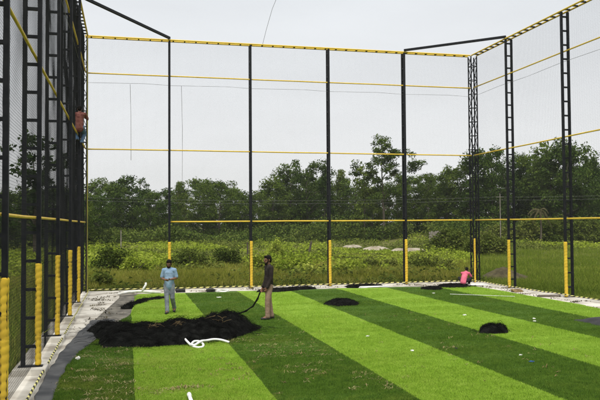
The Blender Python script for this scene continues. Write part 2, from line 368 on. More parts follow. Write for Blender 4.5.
def net(name, parent, p0, udir, ulen, z0, z1, mesh=0.048, r=0.00135, seg=0.6, bulge=0.05, seed=0):
    """square mesh netting as real twine: three-sided threads, slightly billowed"""
    ud = np.array(udir, float); nd = np.array([ud[1], -ud[0]])
    rng = np.random.default_rng(seed)
    def off(u, z): return bulge*(fbm(u*0.35+seed, z*0.35, seed+2, 3)-0.45)*2
    V = []
    def thread(U, Z, vertical):
        o = off(U, Z)
        P = np.stack([p0[0]+ud[0]*U+nd[0]*o, p0[1]+ud[1]*U+nd[1]*o, Z], -1)
        side = np.array([ud[0], ud[1], 0.0]) if vertical else np.array([0, 0, 1.0]); nn = np.array([nd[0], nd[1], 0])
        ang = [0, 2*math.pi/3, 4*math.pi/3]
        C = [P + (side*math.cos(a)+nn*math.sin(a))*r for a in ang]
        for a in range(3):
            A, B = C[a], C[(a+1) % 3]
            V.append(np.stack([A[:-1], B[:-1], B[1:], A[1:]], 1).reshape(-1, 3))
    nu = int(ulen/mesh); nz = int((z1-z0)/mesh)
    zz = np.linspace(z0, z1, int((z1-z0)/seg)+2); uu = np.linspace(0, ulen, int(ulen/seg)+2)
    for i in range(nu+1):
        u = i*ulen/nu; thread(u + 0.012*(vnoise(zz*0.9, np.full_like(zz, u*0.4), seed+5)-0.5), zz, True)
    for i in range(nz+1):
        z = z0+i*(z1-z0)/nz; thread(uu, z + 0.05*(vnoise(uu*0.5, np.full_like(uu, z*0.5), seed+7)-0.5)*min(1, (z-z0)*3, (z1-z)*3+0.01), False)
    return np_mesh(name, np.concatenate(V), 4, M['net'], parent)
def hazard_rope(parent, pts, r=0.02, period=0.26):
    P = []
    for a, c in zip(pts[:-1], pts[1:]):
        a, c = Vector(a), Vector(c); n = max(2, int((c-a).length/0.045))
        P += [a.lerp(c, i/n) for i in range(n)]
    P.append(Vector(pts[-1]))
    P = [p + Vector((0.012*(float(vnoise(i*0.11, 0.3, 2))-0.5), 0.012*(float(vnoise(i*0.11, 5.3, 2))-0.5), 0.03*(float(vnoise(i*0.07, 9.3, 2))-0.5))) for i, p in enumerate(P)]
    b = MB(); b.tube(P, r, 8, mifun=lambda i, j: int((i*0.045/period + j/8)*2) % 2)
    return b.build('edge_rope', [M['rope_y'], M['rope_k']], parent, smooth=True)
def top_beam(parent, p0, p1, out, width=0.25, skip=0.46):
    """flat ladder beam: two yellow chords with dark rungs"""
    p0, p1 = Vector(p0), Vector(p1); o = Vector((out[0], out[1], 0))*width
    b = MB(); b.tube([p0, p1], 0.032, 8); b.tube([p0+o, p1+o], 0.032, 8); k = len(b.mi)
    n = int((p1-p0).length/skip); d = (p1-p0); on = o.normalized()*0.012
    for i in range(n+1):
        q = p0 + d*((i+0.5)/(n+1)); b.beam(q+on, q+o-on, 0.045, 0.05)
    b.mi = [0]*k + [1]*(len(b.mi)-k)
    b.build('top_beam', [M['yellow'], M['steel']], parent)
def rail(parent, p0, p1, r=0.026):
    b = MB(); n = 14; p0, p1 = Vector(p0), Vector(p1)
    b.tube([p0.lerp(p1, i/n) + Vector((0, 0, 0.012*(random.random()-0.5))) for i in range(n+1)], r, 8); b.build('rail', M['yellow'], parent, smooth=True)
def support_rope(parent, pts, r=0.006):
    b = MB(); b.tube(pts, r, 5); b.build('support_rope', M['cord'], parent)
def tower(parent, cx, cy, sx, sy, w=0.27, leg=0.042, step=0.62):
    """four-legged lattice corner tower, legs at cx..cx+sx*w, X braced"""
    b = MB(); P = [(cx, cy), (cx+sx*w, cy), (cx+sx*w, cy+sy*w), (cx, cy+sy*w)]
    for x, y in P: b.beam((x, y, 0.016), (x, y, ZT-0.03), leg)
    for k in range(4):
        (x0, y0), (x1, y1) = P[k], P[(k+1) % 4]; z = 0.3; i = 0
        while z < ZT-0.2:
            z2 = min(z+step, ZT-0.06)
            b.beam((x0, y0, z), (x1, y1, z), 0.026)
            if i % 2: b.beam((x0, y0, z), (x1, y1, z2), 0.022)
            else: b.beam((x1, y1, z), (x0, y0, z2), 0.022)
            z += step; i += 1
    return b.build('corner_tower', M['steel'], parent)

RO = LEG/2 + 0.032       # rails sit on the outer face of the inner legs
# left fence
FL = thing('netting_fence', 'tall black net fence on the left with ladder posts seen nearly edge-on', 'fence', (XL, 14, 0))
FB = thing('netting_fence', 'long back net fence facing the camera with four evenly spaced black posts', 'fence', (6.6, D, 0))
FR = thing('netting_fence', 'net fence along the right side behind the white concrete ledge', 'fence', (XR, 14, 0))
class Loc:                # children are modelled in world coordinates, so undo the parent's base offset
    pass
def fix(parent):
    for c in parent.children: c.matrix_parent_inverse = Matrix.Translation(-parent.location)
for y in LEFT_Y:
    b = MB(); ladder(b, (XL, y), (-1, 0), 0.132, ZT-0.035); t = b.build('truss_post', M['steel'], FL)
    pad(t, XL, y, 0.15); footing(XL-0.125, y, FL)
top_beam(FL, (XL, YNEAR, ZT), (XL, D-0.1, ZT), (-1, 0))
for z in (Z2, Z3, Z4): rail(FL, (XL-RO, YNEAR, z), (XL-RO, D-0.05, z))
net('net', FL, (XL-RO-0.045, YNEAR), (0, 1), D-YNEAR-0.1, 0.14, ZT-0.04, r=0.0021, seed=1)
hazard_rope(FL, [(XL+0.13, YNEAR, 0.08), (XL+0.12, 13.7, 0.10), (XL+0.12, 20, 0.11), (XL+0.10, D-0.15, 0.13)])
support_rope(FL, [(XL-RO-0.02, YNEAR+i*(D-YNEAR)/12, Z2-0.37+0.03*(i % 2)) for i in range(13)])
fix(FL)
# back fence
for x in BACK_X:
    b = MB(); ladder(b, (x, D), (0, 1), 0.016, ZT-0.035, leg=0.076); t = b.build('truss_post', M['steel'], FB); pad(t, x, D, 0.03, r=0.055)
top_beam(FB, (XL-0.1, D, ZT), (XR-0.04, D, ZT), (0, 1))
for z in (Z2, Z3): rail(FB, (XL, D+RO+0.01, z), (XR, D+RO+0.01, z))
rail(FB, (BACK_X[0]+0.02, D+RO+0.01, Z4), (XR, D+RO+0.01, Z4), 0.029)
net('net', FB, (XL+0.02, D+RO+0.055), (1, 0), XR-XL-0.04, 0.10, ZT-0.04, seed=2)
hazard_rope(FB, [(XL+0.12, D-0.16, 0.13), (1.7, D-0.14, 0.12), (5, D-0.12, 0.10), (8.3, D-0.13, 0.11), (11.7, D-0.12, 0.10), (XR-0.1, D-0.14, 0.12)])
support_rope(FB, [(XL+i*(XR-XL)/15, D+0.10, Z2-0.38+0.04*((i*7) % 3)/2) for i in range(16)])
support_rope(FB, [(0.1, D+0.1, Z2-0.38), (0.13, D+0.11, 7), (0.14, D+0.1, 5.2)], 0.008)
support_rope(FB, [(2.12, D+0.1, Z2-0.38), (2.16, D+0.12, 6.5), (2.15, D+0.1, 4.4)], 0.008)
tower(FB, XR-0.02, D-0.02, 1, 1)
pad(FB.children[-1], XR+0.02, D-0.03, 0.03, r=0.042)
tower(FB, XL-0.03, D-0.02, -1, 1)
b = MB(); b.tube([(XL+0.02, D-0.04, 0.03), (XL, D-0.04, ZT-0.1)], 0.02, 8); b.build('corner_pole', M['olive'], FB)
b = MB(); b.beam((BACK_X[0], D-0.02, ZT+0.075), (XL-0.02, 24.63, ZT+0.075), 0.09); b.build('corner_brace', M['steel'], FB)
b = MB(); b.beam((BACK_X[3], D-0.02, ZT+0.075), (XR+0.02, 26.5, ZT+0.075), 0.09); b.build('corner_brace', M['steel'], FB)
b = MB(); b.tube([(5.45, D, ZT+0.02), (5.5, D-0.6, ZT+0.5), (5.55, D-1.6, ZT+1.05), (5.6, D-2.6, ZT+1.35), (5.85, D-4.5, ZT+2.0)], 0.007, 5); b.build('loose_cord', M['cord'], FB)
fix(FB)
# right fence
for y in RIGHT_Y:
    b = MB(); ladder(b, (XR, y), (1, 0), 0.016, ZT-0.035); t = b.build('truss_post', M['steel'], FR); pad(t, XR, y, 0.03, r=0.055)
top_beam(FR, (XR, YNEAR, ZT), (XR, D-0.04, ZT), (1, 0))
for z in (Z2, Z3, Z4): rail(FR, (XR+RO, YNEAR, z), (XR+RO, D-0.05, z), 0.029 if z == Z4 else 0.026)
net('net', FR, (XR+RO+0.045, YNEAR), (0, 1), D-YNEAR-0.1, 0.08, ZT-0.04, seed=3)
hazard_rope(FR, [(XR-0.13, YNEAR, 0.11), (XR-0.12, 18.9, 0.10), (XR-0.12, 22.6, 0.12), (XR-0.12, 26.5, 0.10), (XR-0.1, D-0.15, 0.12)])
support_rope(FR, [(XR+RO+0.02, YNEAR+i*(D-YNEAR)/12, Z2-0.38+0.04*(i % 2)) for i in range(13)])
fix(FR)

# the pile of the near turf as real yarn ends, coloured by the same two-tone material
rng = np.random.default_rng(12); n = 720000
y = 1/rng.uniform(1/27.3, 1/8.5, n); x = -1.1+rng.uniform(0, 1, n)*np.minimum(14.75, 0.66*y+2.3)
k = (x > np.interp(y, [10, 13.7, 15.4, 17.6, 20, 21.5, 23, 25.5], [-1.13, -1.14, -1.0, -0.62, -0.30, 0.05, 0.14, 0.20])+0.04) & (x < 13.66) & (rng.random(n) < np.minimum(1, (0.66*y+2.3)/11)); x, y = x[k], y[k]; n = len(x)
a = rng.uniform(0, 6.28, n); hh = rng.uniform(0.012, 0.030, n); ww = 0.0035+0.00018*y; la = rng.normal(1.2, 0.9, n); z = 0.042
pb = np.stack([np.stack([x-np.cos(a)*ww, y-np.sin(a)*ww, np.full(n, z)], -1), np.stack([x+np.cos(a)*ww, y+np.sin(a)*ww, np.full(n, z)], -1), np.stack([x+np.cos(la)*hh*0.8, y+np.sin(la)*hh*0.8, z+0.012+hh], -1)], 1).reshape(-1, 3)
tag(np_mesh('turf_pile', pb, 3, M['turf']), 'upright yarn ends of the striped artificial turf', 'turf', kind='stuff')

# ------------------------------------------------------------------ sheets and heaps on the pitch
def strip(name, left, right, z, m, n=60, w=10, amp=0.02, seed=0):
    """cloth strip between two polylines (x as a function of y)"""
    y0, y1 = left[0][1], left[-1][1]; b = MB()
    for j in range(n+1):
        y = y0+(y1-y0)*j/n
        a = float(np.interp(y, [p[1] for p in left], [p[0] for p in left])); c = float(np.interp(y, [p[1] for p in right], [p[0] for p in right]))
        c += 0.07*(float(vnoise(y*3, 1.1, seed))-0.5); a += 0.05*(float(vnoise(y*3, 7.1, seed))-0.5)
        for i in range(w+1):
            x = a+(c-a)*i/w
            h = z + amp*float(fbm(x*3, y*2.2, seed+3)) + amp*1.3*max(0, float(vnoise(x*1.5+y*0.8, y*1.1, seed+8))-0.5)
            if i in (0, w): h -= amp*0.6
            b.v.append((x, y, h))
    k = w+1
    b.f = [(j*k+i, j*k+i+1, (j+1)*k+i+1, (j+1)*k+i) for j in range(n) for i in range(w)]; b.mi = [0]*len(b.f)
    return b.build(name, m, smooth=True)
o = strip('geotextile_sheet', [(-1.36, 2), (-1.34, 10), (-1.33, 15), (-1.2, 17.5), (-0.95, 20.4)], [(-1.02, 2), (-1.05, 10), (-1.07, 13.7), (-0.93, 15.6), (-0.62, 17.4), (-0.3, 20.4)], 0.045, M['fabric'], 120, 12, 0.05, 21)
tag(o, 'dark grey geotextile sheet running along the left concrete ledge beside the turf', 'fabric sheet')

def pts_in(poly, x, y):
    inside = np.zeros_like(x, bool); n = len(poly)
    for i in range(n):
        (x0, y0), (x1, y1) = poly[i], poly[(i+1) % n]
        c = ((y0 > y) != (y1 > y)) & (x < (x1-x0)*(y-y0)/(y1-y0+1e-12)+x0); inside ^= c
    return inside
def pdist(poly, x, y):
    d = np.full_like(x, 1e9); n = len(poly)
    for i in range(n):
        (x0, y0), (x1, y1) = poly[i], poly[(i+1) % n]
        t = np.clip(((x-x0)*(x1-x0)+(y-y0)*(y1-y0))/((x1-x0)**2+(y1-y0)**2), 0, 1)
        d = np.minimum(d, np.hypot(x-x0-t*(x1-x0), y-y0-t*(y1-y0)))
    return d
def net_heap(label, poly, hfun, step=0.05, edge=0.35, strands=300, seed=0, z0=0.03, nz=0.22, slen=(0.12, 0.35), sr=0.0026, hair=0.025, cat='net heap'):
    px_ = [p[0] for p in poly]; py_ = [p[1] for p in poly]; m = 0.25
    xs = np.arange(min(px_)-m, max(px_)+m, step); ys = np.arange(min(py_)-m, max(py_)+m, step)
    X, Y = np.meshgrid(xs, ys)
    jx = X + 0.22*(fbm(X*2.2, Y*2.2, seed+1)-0.47); jy = Y + 0.22*(fbm(X*2.2, Y*2.2, seed+2)-0.47)
    ins = pts_in(poly, jx, jy); d = np.where(ins, pdist(poly, jx, jy), -pdist(poly, jx, jy))
    prof = np.clip(d/edge, 0, 1)**0.6
    H = hfun(X, Y)*prof*(1-nz*1.1+nz*3.2*(fbm(X*2.8, Y*2.8, seed+4)-0.25)) + 0.05*(vnoise(X*11, Y*11, seed+5)-0.4)*(d > 0) + 0.03*(vnoise(X*23, Y*23, seed+6)-0.4)*(d > 0.02)
    Z = np.where(d > 0, z0+0.015+np.maximum(H, 0), z0-0.02)
    keep = d > -step*1.6
    b = MB(); nxx = len(xs); b.v = list(zip(X.ravel().tolist(), Y.ravel().tolist(), Z.ravel().tolist()))
    kk = keep
    for j in range(len(ys)-1):
        for i in range(nxx-1):
            if kk[j, i] and kk[j, i+1] and kk[j+1, i] and kk[j+1, i+1]: b.f.append((j*nxx+i, j*nxx+i+1, (j+1)*nxx+i+1, (j+1)*nxx+i)); b.mi.append(0)
    used = sorted({v for f in b.f for v in f}); mp_ = {v: i for i, v in enumerate(used)}
    b.v = [b.v[v] for v in used]; b.f = [tuple(mp_[v] for v in f) for f in b.f]
    rng = random.Random(seed)
    def hz(x, y):
        i = min(max(int((x-xs[0])/step), 0), nxx-1); j = min(max(int((y-ys[0])/step), 0), len(ys)-1); return float(Z[j, i]), bool(d[j, i] > -0.08)
    cnt = 0; tries = 0
    while cnt < strands and tries < strands*6:
        tries += 1
        x = rng.uniform(xs[0], xs[-1]); y = rng.uniform(ys[0], ys[-1]); z, ok = hz(x, y)
        if not ok: continue
        a = rng.uniform(0, 6.28); ln = rng.uniform(*slen); bend = rng.uniform(-1.1, 1.1); pts = []
        lift = hair*rng.random()**2; p = rng.uniform(0, 6.28); K = 9
        for k in range(K):
            t = k/(K-1); aa = a+bend*t; q = (x+math.cos(aa)*ln*t, y+math.sin(aa)*ln*t)
            zz = max(hz(*q)[0], z0)+0.010+lift*math.sin(math.pi*t)*(1+0.3*math.sin(6*t+p)); pts.append((q[0]+0.01*math.sin(9*t+p), q[1]+0.01*math.cos(8*t+p), zz))
        b.tube(pts, sr*rng.uniform(0.6, 1.3), 4); cnt += 1
    o = b.build('net_heap', M['heap'], smooth=True)
    return tag(o, label, cat)

net_heap('large long heap of black netting in front of the man in blue',
    [(-0.98, 18.2), (-0.62, 17.0), (-0.52, 15.8), (0.5, 15.65), (1.3, 15.75), (2.25, 16.15), (2.8, 17.0), (3.25, 17.8), (2.75, 18.2), (1.6, 18.0), (0.3, 17.9), (-0.2, 18.3), (-0.8, 18.9)],
    lambda X, Y: np.interp(X, [-1, -0.5, 0.6, 1.6, 2.2, 2.6, 3.2], [0.18, 0.30, 0.30, 0.34, 0.50, 0.36, 0.10]), strands=1700, seed=5, edge=0.4, nz=0.30, slen=(0.2, 0.6), hair=0.075)
net_heap('small rounded black netting heap on the dark stripe below the middle post',
    [(6.05, 22.5), (6.4, 21.9), (7.0, 21.9), (7.25, 22.4), (7.1, 23.0), (6.5, 23.1)], lambda X, Y: 0.17+0*X, strands=260, seed=9, step=0.04)
net_heap('small spiky heap of black netting alone on the right-hand light stripe edge',
    [(7.95, 15.5), (8.2, 15.3), (8.62, 15.35), (8.75, 15.7), (8.5, 16.05), (8.15, 16.0)], lambda X, Y: 0.20+0*X, strands=220, seed=13, step=0.03, edge=0.2, slen=(0.12, 0.32), hair=0.055)
net_heap('flat bunch of black netting by the back ledge behind the man in black',
    [(4.7, 27.2), (5.6, 27.0), (6.6, 27.7), (7.4, 28.3), (7.2, 28.9), (5.8, 28.4), (4.9, 27.9)], lambda X, Y: 0.08+0*X, strands=220, seed=17, edge=0.3)
net_heap('black netting strip trailing over grey ground by the left rear turf corner',
    [(-0.2, 23.6), (0.1, 23.6), (0.7, 25.2), (1.4, 26.2), (1.2, 26.6), (0.4, 25.7), (-0.1, 24.4)], lambda X, Y: 0.05+0*X, strands=240, seed=19, edge=0.25)
net_heap('low bundle of black netting under and beside the seated person in pink',
    [(12.1, 27.3), (12.5, 26.9), (13.2, 26.9), (13.9, 27.4), (13.7, 28.4), (12.6, 28.2)], lambda X, Y: 0.06+0*X, strands=260, seed=23, edge=0.25)
net_heap('thin scrap of black netting on the back ledge right of the middle post',
    [(8.75, 28.5), (9.9, 28.5), (10.4, 28.9), (9.6, 29.2), (8.8, 29.0)], lambda X, Y: 0.07+0*X, strands=140, seed=29, edge=0.25)
net_heap('small black netting tuft on the turf left of the seated person',
    [(11.2, 26.3), (11.7, 26.1), (12.0, 26.5), (11.6, 26.9), (11.2, 26.8)], lambda X, Y: 0.12+0*X, strands=120, seed=31, edge=0.2)

# black cover sheet with white edges at the right edge of the picture
b = MB(); b.v = []; n, w = 20, 24
for j in range(n+1):
    for i in range(w+1):
        x = 11.3+1.4*i/w; y = 15.75+1.25*j/n
        x += 0.10*(float(vnoise(j*0.4, 2.2, 3))-0.5)
        z = 0.06 + 0.13*math.sin(math.pi*min(1, max(0, j/n)))**0.7*min(1, i/w*2.2) + 0.08*(float(fbm(x*3, y*3, 41))-0.4)
        if i in (0, w) or j in (0, n): z = 0.04
        b.v.append((x, y, z))
b.f = [(j*(w+1)+i, j*(w+1)+i+1, (j+1)*(w+1)+i+1, (j+1)*(w+1)+i) for j in range(n) for i in range(w)]; b.mi = [0]*len(b.f)
cs = b.build('cover_sheet', M['fabric'], smooth=True)
cs.data.materials[0] = mat('black_cover_cloth', (0.018, 0.018, 0.02), (0.035, 0.035, 0.037), scale=4, rough=0.9, bump=0.4, bscale=9)
tag(cs, 'crumpled black cover sheet with white tags at the right edge of the turf', 'cover sheet')
for (x, y, sx, sy, rz) in ((11.34, 15.72, 0.22, 0.10, 0.3), (11.66, 15.66, 0.12, 0.08, -0.4), (12.0, 15.68, 0.30, 0.09, 0.1)):
    t = MB(); t.quad_ring([[(x+math.cos(rz+a)*sx/2*q, y+math.sin(rz+a)*sy/2*q, z) for a in (0, 0.9, 1.9, 3.1, 4.0, 5.2)] for z, q in ((0.05, 1), (0.085, 0.9), (0.10, 0.5))])
    t.build('white_tag', M['paper'], cs)

# strand of netting being pulled by the man in black
b = MB(); P = [(2.5, 18.1, 0.40), (2.75, 18.5, 0.34), (3.0, 18.9, 0.35), (3.25, 19.2, 0.44), (3.42, 19.45, 0.60), (3.53, 19.59, 0.80)]
for k in range(4):
    b.tube([(x+0.02*math.sin(i*1.7+k*1.6), y+0.02*math.cos(i*1.3+k), z+0.018*math.sin(i*2.1+k*2)) for i, (x, y, z) in enumerate(P)], [0.014, 0.013, 0.011, 0.011, 0.010, 0.008], 6)
tag(b.build('net_strand', M['heap']), 'black strand of netting pulled taut from the heap to the man in black', 'net strand')

# white pipe lying in a loop
def smooth_path(P, n=8):
    P = [Vector(p) for p in P]; out_ = []
    for i in range(len(P)-1):
        a, b_, c, d_ = P[max(i-1, 0)], P[i], P[i+1], P[min(i+2, len(P)-1)]
        for k in range(n):
            t = k/n; out_.append(0.5*((2*b_)+(c-a)*t+(2*a-5*b_+4*c-d_)*t*t+(3*b_-a-3*c+d_)*t**3))
    out_.append(P[-1]); return out_
b = MB(); b.tube(smooth_path([(1.202, 15.838, 0.166), (1.255, 15.648, 0.12), (1.317, 15.429, 0.081), (1.414, 15.277, 0.065), (1.519, 15.315, 0.065), (1.563, 15.524, 0.081), (1.493, 15.657, 0.127), (1.378, 15.6, 0.14), (1.308, 15.429, 0.107), (1.378, 15.372, 0.107), (1.519, 15.562, 0.146), (1.66, 15.714, 0.133), (1.818, 15.828, 0.133), (1.977, 15.828, 0.114), (2.135, 15.714, 0.075)]), 0.024, 10)
tag(b.build('pipe_coil', M['white'], smooth=True), 'white flexible pipe curled into a loop at the front of the netting heap', 'pipe')
b = MB(); b.tube([(0.89, 10.86, 0.10), (0.89, 10.75, 0.09), (0.90, 10.2, 0.075)], [0.024, 0.028, 0.028], 12); b.tube([(0.89, 10.93, 0.105), (0.89, 10.84, 0.10)], 0.033, 12)
tag(b.build('pipe_piece', M['white'], smooth=True), 'short white pipe piece on the turf at the bottom edge of the photo', 'pipe')

# painted mark and litter
b = MB(); b.quad_ring([[(11.30, 24.36, z), (13.06, 22.92, z), (13.09, 22.98, z), (11.33, 24.43, z)] for z in (0.062, 0.068)])
tag(b.build('white_batten', M['white']), 'long thin white strip lying on the turf before the right corner', 'strip')
def scrap(x, y, s, label, m='paper', h=0.035, seed=0, name='scrap', cat='scrap'):
    rng = random.Random(seed); n = 9; s *= 0.62; h *= 0.7; rad = [s*rng.uniform(0.55, 1.2) for _ in range(n)]
    b = MB(); rings = []
    for z, q in ((0.05, 0.9), (0.055+h*0.6, 1.0), (0.05+h, 0.55)):
        rings.append([(x+rad[j]*q*math.cos(6.283*j/n)*1.3, y+rad[j]*q*math.sin(6.283*j/n), z+rng.uniform(-0.3, 0.3)*h) for j in range(n)])
    b.quad_ring(rings); return tag(b.build(name, M[m]), label, cat, 'small scraps littering the turf')
scrap(3.15, 25.7, 0.14, 'flat white scrap on the dark stripe right of the man in blue', seed=1)
scrap(5.3, 15.8, 0.05, 'tiny white scrap in the middle of the light stripe below the rounded netting heap', seed=2)
scrap(5.55, 13.75, 0.055, 'pale scrap on the wide light stripe near the picture bottom', seed=3)
scrap(10.25, 17.05, 0.07, 'larger white scrap on the dark stripe left of the black cover sheet', seed=4)
scrap(10.52, 17.5, 0.05, 'smaller white scrap just behind another on the dark stripe near the cover sheet', seed=5)
scrap(7.36, 12.75, 0.05, 'round white scrap on the dark stripe just behind the blue scrap', seed=6)
scrap(9.1, 18.7, 0.09, 'dull white scrap at the edge of the light stripe behind the spiky netting heap', seed=8)
scrap(10.9, 24.9, 0.08, 'white scrap on the turf at the left end of the thin white strip', seed=9)
scrap(7.21, 12.1, 0.075, 'crumpled blue plastic scrap on the right dark stripe', 'blue', 0.03, 10)
scrap(6.5, 13.75, 0.045, 'black scrap on the dark stripe left of the spiky netting heap', 'rope_k', 0.04, 11)
scrap(-0.92, 14.6, 0.075, 'white lump beside the grey fabric at the left turf edge', seed=12, h=0.07)
# rubbish on the back ledge
def rag(name, label, x, y, pts, r, m, cat):
    b = MB()
    for P in pts: b.tube([(x+p[0], y+p[1], p[2]) for p in P], [r*(0.6+0.5*random.random()) for _ in P], 7)
    return tag(b.build(name, M[m], smooth=True), label, cat)
rag('plastic_bag', 'torn white plastic bag sticking up on the ledge left of the man in blue', 0.42, 27.9,
    [[(-0.75, -0.1, 0.08), (-0.4, 0, 0.14), (0, 0, 0.16), (0.3, 0.05, 0.13), (0.8, 0.1, 0.07)], [(0.1, 0, 0.12), (0.2, 0, 0.30), (0.26, 0.02, 0.40), (0.25, 0.04, 0.46)], [(-0.5, 0.1, 0.1), (0, 0.15, 0.15), (0.6, 0.3, 0.1)]], 0.055, 'paper', 'bag')
for i, (x, y, w, d, h, m, lab) in enumerate([
    (3.55, 27.9, 0.50, 0.25, 0.12, 'paper', 'flat white board piece on the back ledge left of the second post'),
    (3.1, 27.95, 0.30, 0.25, 0.16, 'rope_k', 'black lump on the back ledge left of the white board piece'),
    (9.75, 28.15, 1.3, 0.30, 0.07, 'paper', 'long white board piece on the back ledge left of the fourth post'),
    (13.9, 27.55, 1.1, 0.35, 0.09, 'paper', 'white board piece on the corner ledge right of the seated person'),
    (14.25, 24.9, 0.35, 0.28, 0.10, 'straw_dark', 'brown block on the right ledge beyond the second ladder post'),
    (14.35, 22.9, 0.9, 0.10, 0.08, 'wood', 'grey timber offcut on the right ledge'),
    (6.9, 28.75, 0.7, 0.3, 0.10, 'concrete', 'pale stone piece on the back ledge left of the middle post'),
    (12.1, 28.7, 0.8, 0.25, 0.10, 'concrete', 'pale stone piece on the back ledge right of the fourth post'),
    (2.0, 28.55, 0.4, 0.25, 0.12, 'rope_k', 'black lump on the back ledge by the first post')]):
    rng = random.Random(i+50); b = MB()
    b.quad_ring([[(x+(w/2*ii*s+rng.uniform(-.04, .04))*1.0, y+d/2*jj*s+rng.uniform(-.04, .04), z) for ii, jj in ((-1, -0.8), (0, -1), (1, -0.9), (1.05, 0.9), (0.1, 1), (-0.95, 0.85))] for z, s in ((0.02, 1), (0.02+h*0.8, 0.97), (0.02+h, 0.8))])
    tag(b.build({'paper': 'board_piece', 'rope_k': 'lump', 'straw_dark': 'block', 'wood': 'timber_offcut', 'concrete': 'stone_piece'}[m], M[m]), lab, {'paper': 'board', 'rope_k': 'lump', 'straw_dark': 'block', 'wood': 'timber', 'concrete': 'stone'}[m])

# dry grass and fibre litter on the turf: nobody could count it
rng = np.random.default_rng(3)
def litter(name, centres, per, size, m, ln=(0.03, 0.09), z=0.062, flat=(2.2, 1.0), wd=0.006):
    V = []
    for (cx, cy, s) in centres:
        k = int(per*s*s/(size*size)*rng.uniform(0.5, 1.4))+4
        x = cx+rng.normal(0, s*flat[0]*0.45, k); y = cy+rng.normal(0, s*flat[1]*0.45, k); a = rng.uniform(0, math.pi, k); a = np.where(rng.random(k) < 0.5, rng.normal(0, 0.4, k), a)
        l = rng.uniform(*ln, k); w = wd*rng.uniform(0.6, 1.6, k); zz = z+rng.uniform(0, 0.03, k)*np.exp(-((x-cx)**2+(y-cy)**2)/(s*s)); tz = rng.normal(0, 0.015, k)
        dx, dy = np.cos(a), np.sin(a)
        A = np.stack([x-dx*l-dy*w, y-dy*l+dx*w, zz-tz], -1); B = np.stack([x-dx*l+dy*w, y-dy*l-dx*w, zz-tz], -1)
        C = np.stack([x+dx*l+dy*w, y+dy*l-dx*w, zz+tz], -1); E_ = np.stack([x+dx*l-dy*w, y+dy*l+dx*w, zz+tz], -1)
        V.append(np.stack([A, B, C, E_], 1).reshape(-1, 3))
    return tag(np_mesh(name, np.concatenate(V), 4, m), kind='stuff', label='dry grass and fibre litter scattered over the front of the turf', cat='litter')
cs_ = [(rng.uniform(-0.95, 0.05), rng.uniform(10.6, 16.2), rng.uniform(0.06, 0.20)) for _ in range(70)]
cs_ += [(rng.uniform(2.2, 4.1), rng.uniform(10.6, 17), rng.uniform(0.05, 0.16)) for _ in range(55)]
cs_ += [(rng.uniform(4.1, 9), rng.uniform(11, 17), rng.uniform(0.03, 0.08)) for _ in range(18)]
cs_ += [(0.75, 11.55, 0.28), (1.05, 11.5, 0.22), (0.5, 11.3, 0.2), (2.9, 15.2, 0.3), (3.4, 13.0, 0.25), (3.1, 12.3, 0.22), (6.4, 13.9, 0.3), (0.15, 15.75, 0.3), (2.6, 15.9, 0.25)]
litter('straw_litter', [(x, y, q*0.75) for x, y, q in cs_], 16, 0.1, M['straw'], ln=(0.010, 0.034), wd=0.003, flat=(2.6, 0.8))
cs_ = [(rng.uniform(0.2, 4.0), rng.uniform(11, 15.5), rng.uniform(0.05, 0.14)) for _ in range(24)]
cs_ += [(rng.uniform(-1, 9), rng.uniform(10.6, 20), rng.uniform(0.03, 0.08)) for _ in range(60)]
cs_ += [(1.66, 13.9, 0.18), (1.8, 12.9, 0.2), (2.0, 12.2, 0.15), (0.85, 11.55, 0.25), (1.0, 11.6, 0.2), (1.78, 13.3, 0.12)]
o = litter('brown_litter', [(x, y, q*0.8) for x, y, q in cs_], 14, 0.1, M['straw_dark'], ln=(0.01, 0.035), wd=0.004); o['label'] = 'dark brown fibre litter and crumbs on the turf near the pipe piece'
cs_ = [(rng.uniform(-1.2, -0.5), rng.uniform(18, 27.5), rng.uniform(0.06, 0.2)) for _ in range(26)] + [(rng.uniform(-0.4, 14.2), rng.uniform(28.5, 29.3), rng.uniform(0.08, 0.25)) for _ in range(50)] + [(rng.uniform(13.9, 14.7), rng.uniform(17, 27.5), rng.uniform(0.08, 0.22)) for _ in range(30)]
o = litter('ledge_litter', cs_, 8, 0.1, M['soil'], ln=(0.01, 0.04), wd=0.012, z=0.022); o['label'] = 'brown dirt crumbs scattered along the concrete ledges'
# dry tufts caught in the big heap
for (x, y, z, lab) in ((0.55, 16.6, 0.33, 'dry straw tuft caught in the left half of the big netting heap'), (1.15, 16.7, 0.36, 'dry straw tuft caught in the middle of the big netting heap'), (1.95, 16.75, 0.44, 'dry straw tuft caught near the tall right end of the big netting heap')):
    b = MB(); rg = random.Random(int(x*100))
    for k in range(14):
        a = rg.uniform(0, 6.28); p = Vector((x+rg.gauss(0, 0.13), y+rg.gauss(0, 0.13), z+rg.gauss(0, 0.035))); d_ = Vector((math.cos(a), math.sin(a), rg.uniform(-0.5, 0.6)))*rg.uniform(0.05, 0.13)
        b.tube([p-d_, p+Vector((0, 0, 0.015)), p+d_], 0.0026, 4)
    tag(b.build('straw_tuft', M['straw_dark']), lab, 'straw tuft')

# ------------------------------------------------------------------ humid air
b = MB(); b.box((15, 60, 17), (900, 900, 38)); hz = b.build('haze', bpy.data.materials.new('humid_air')); tag(hz, kind='stuff')
hm = hz.data.materials[0]; hm.use_nodes = True; ht = hm.node_tree; ht.nodes.clear()
ho = ht.nodes.new('ShaderNodeOutputMaterial'); hv = ht.nodes.new('ShaderNodeVolumePrincipled')
hv.inputs['Color'].default_value = (0.93, 0.95, 0.92, 1); hv.inputs['Density'].default_value = 0.0002; hv.inputs['Anisotropy'].default_value = 0.2
ht.links.new(hv.outputs[0], ho.inputs['Volume'])

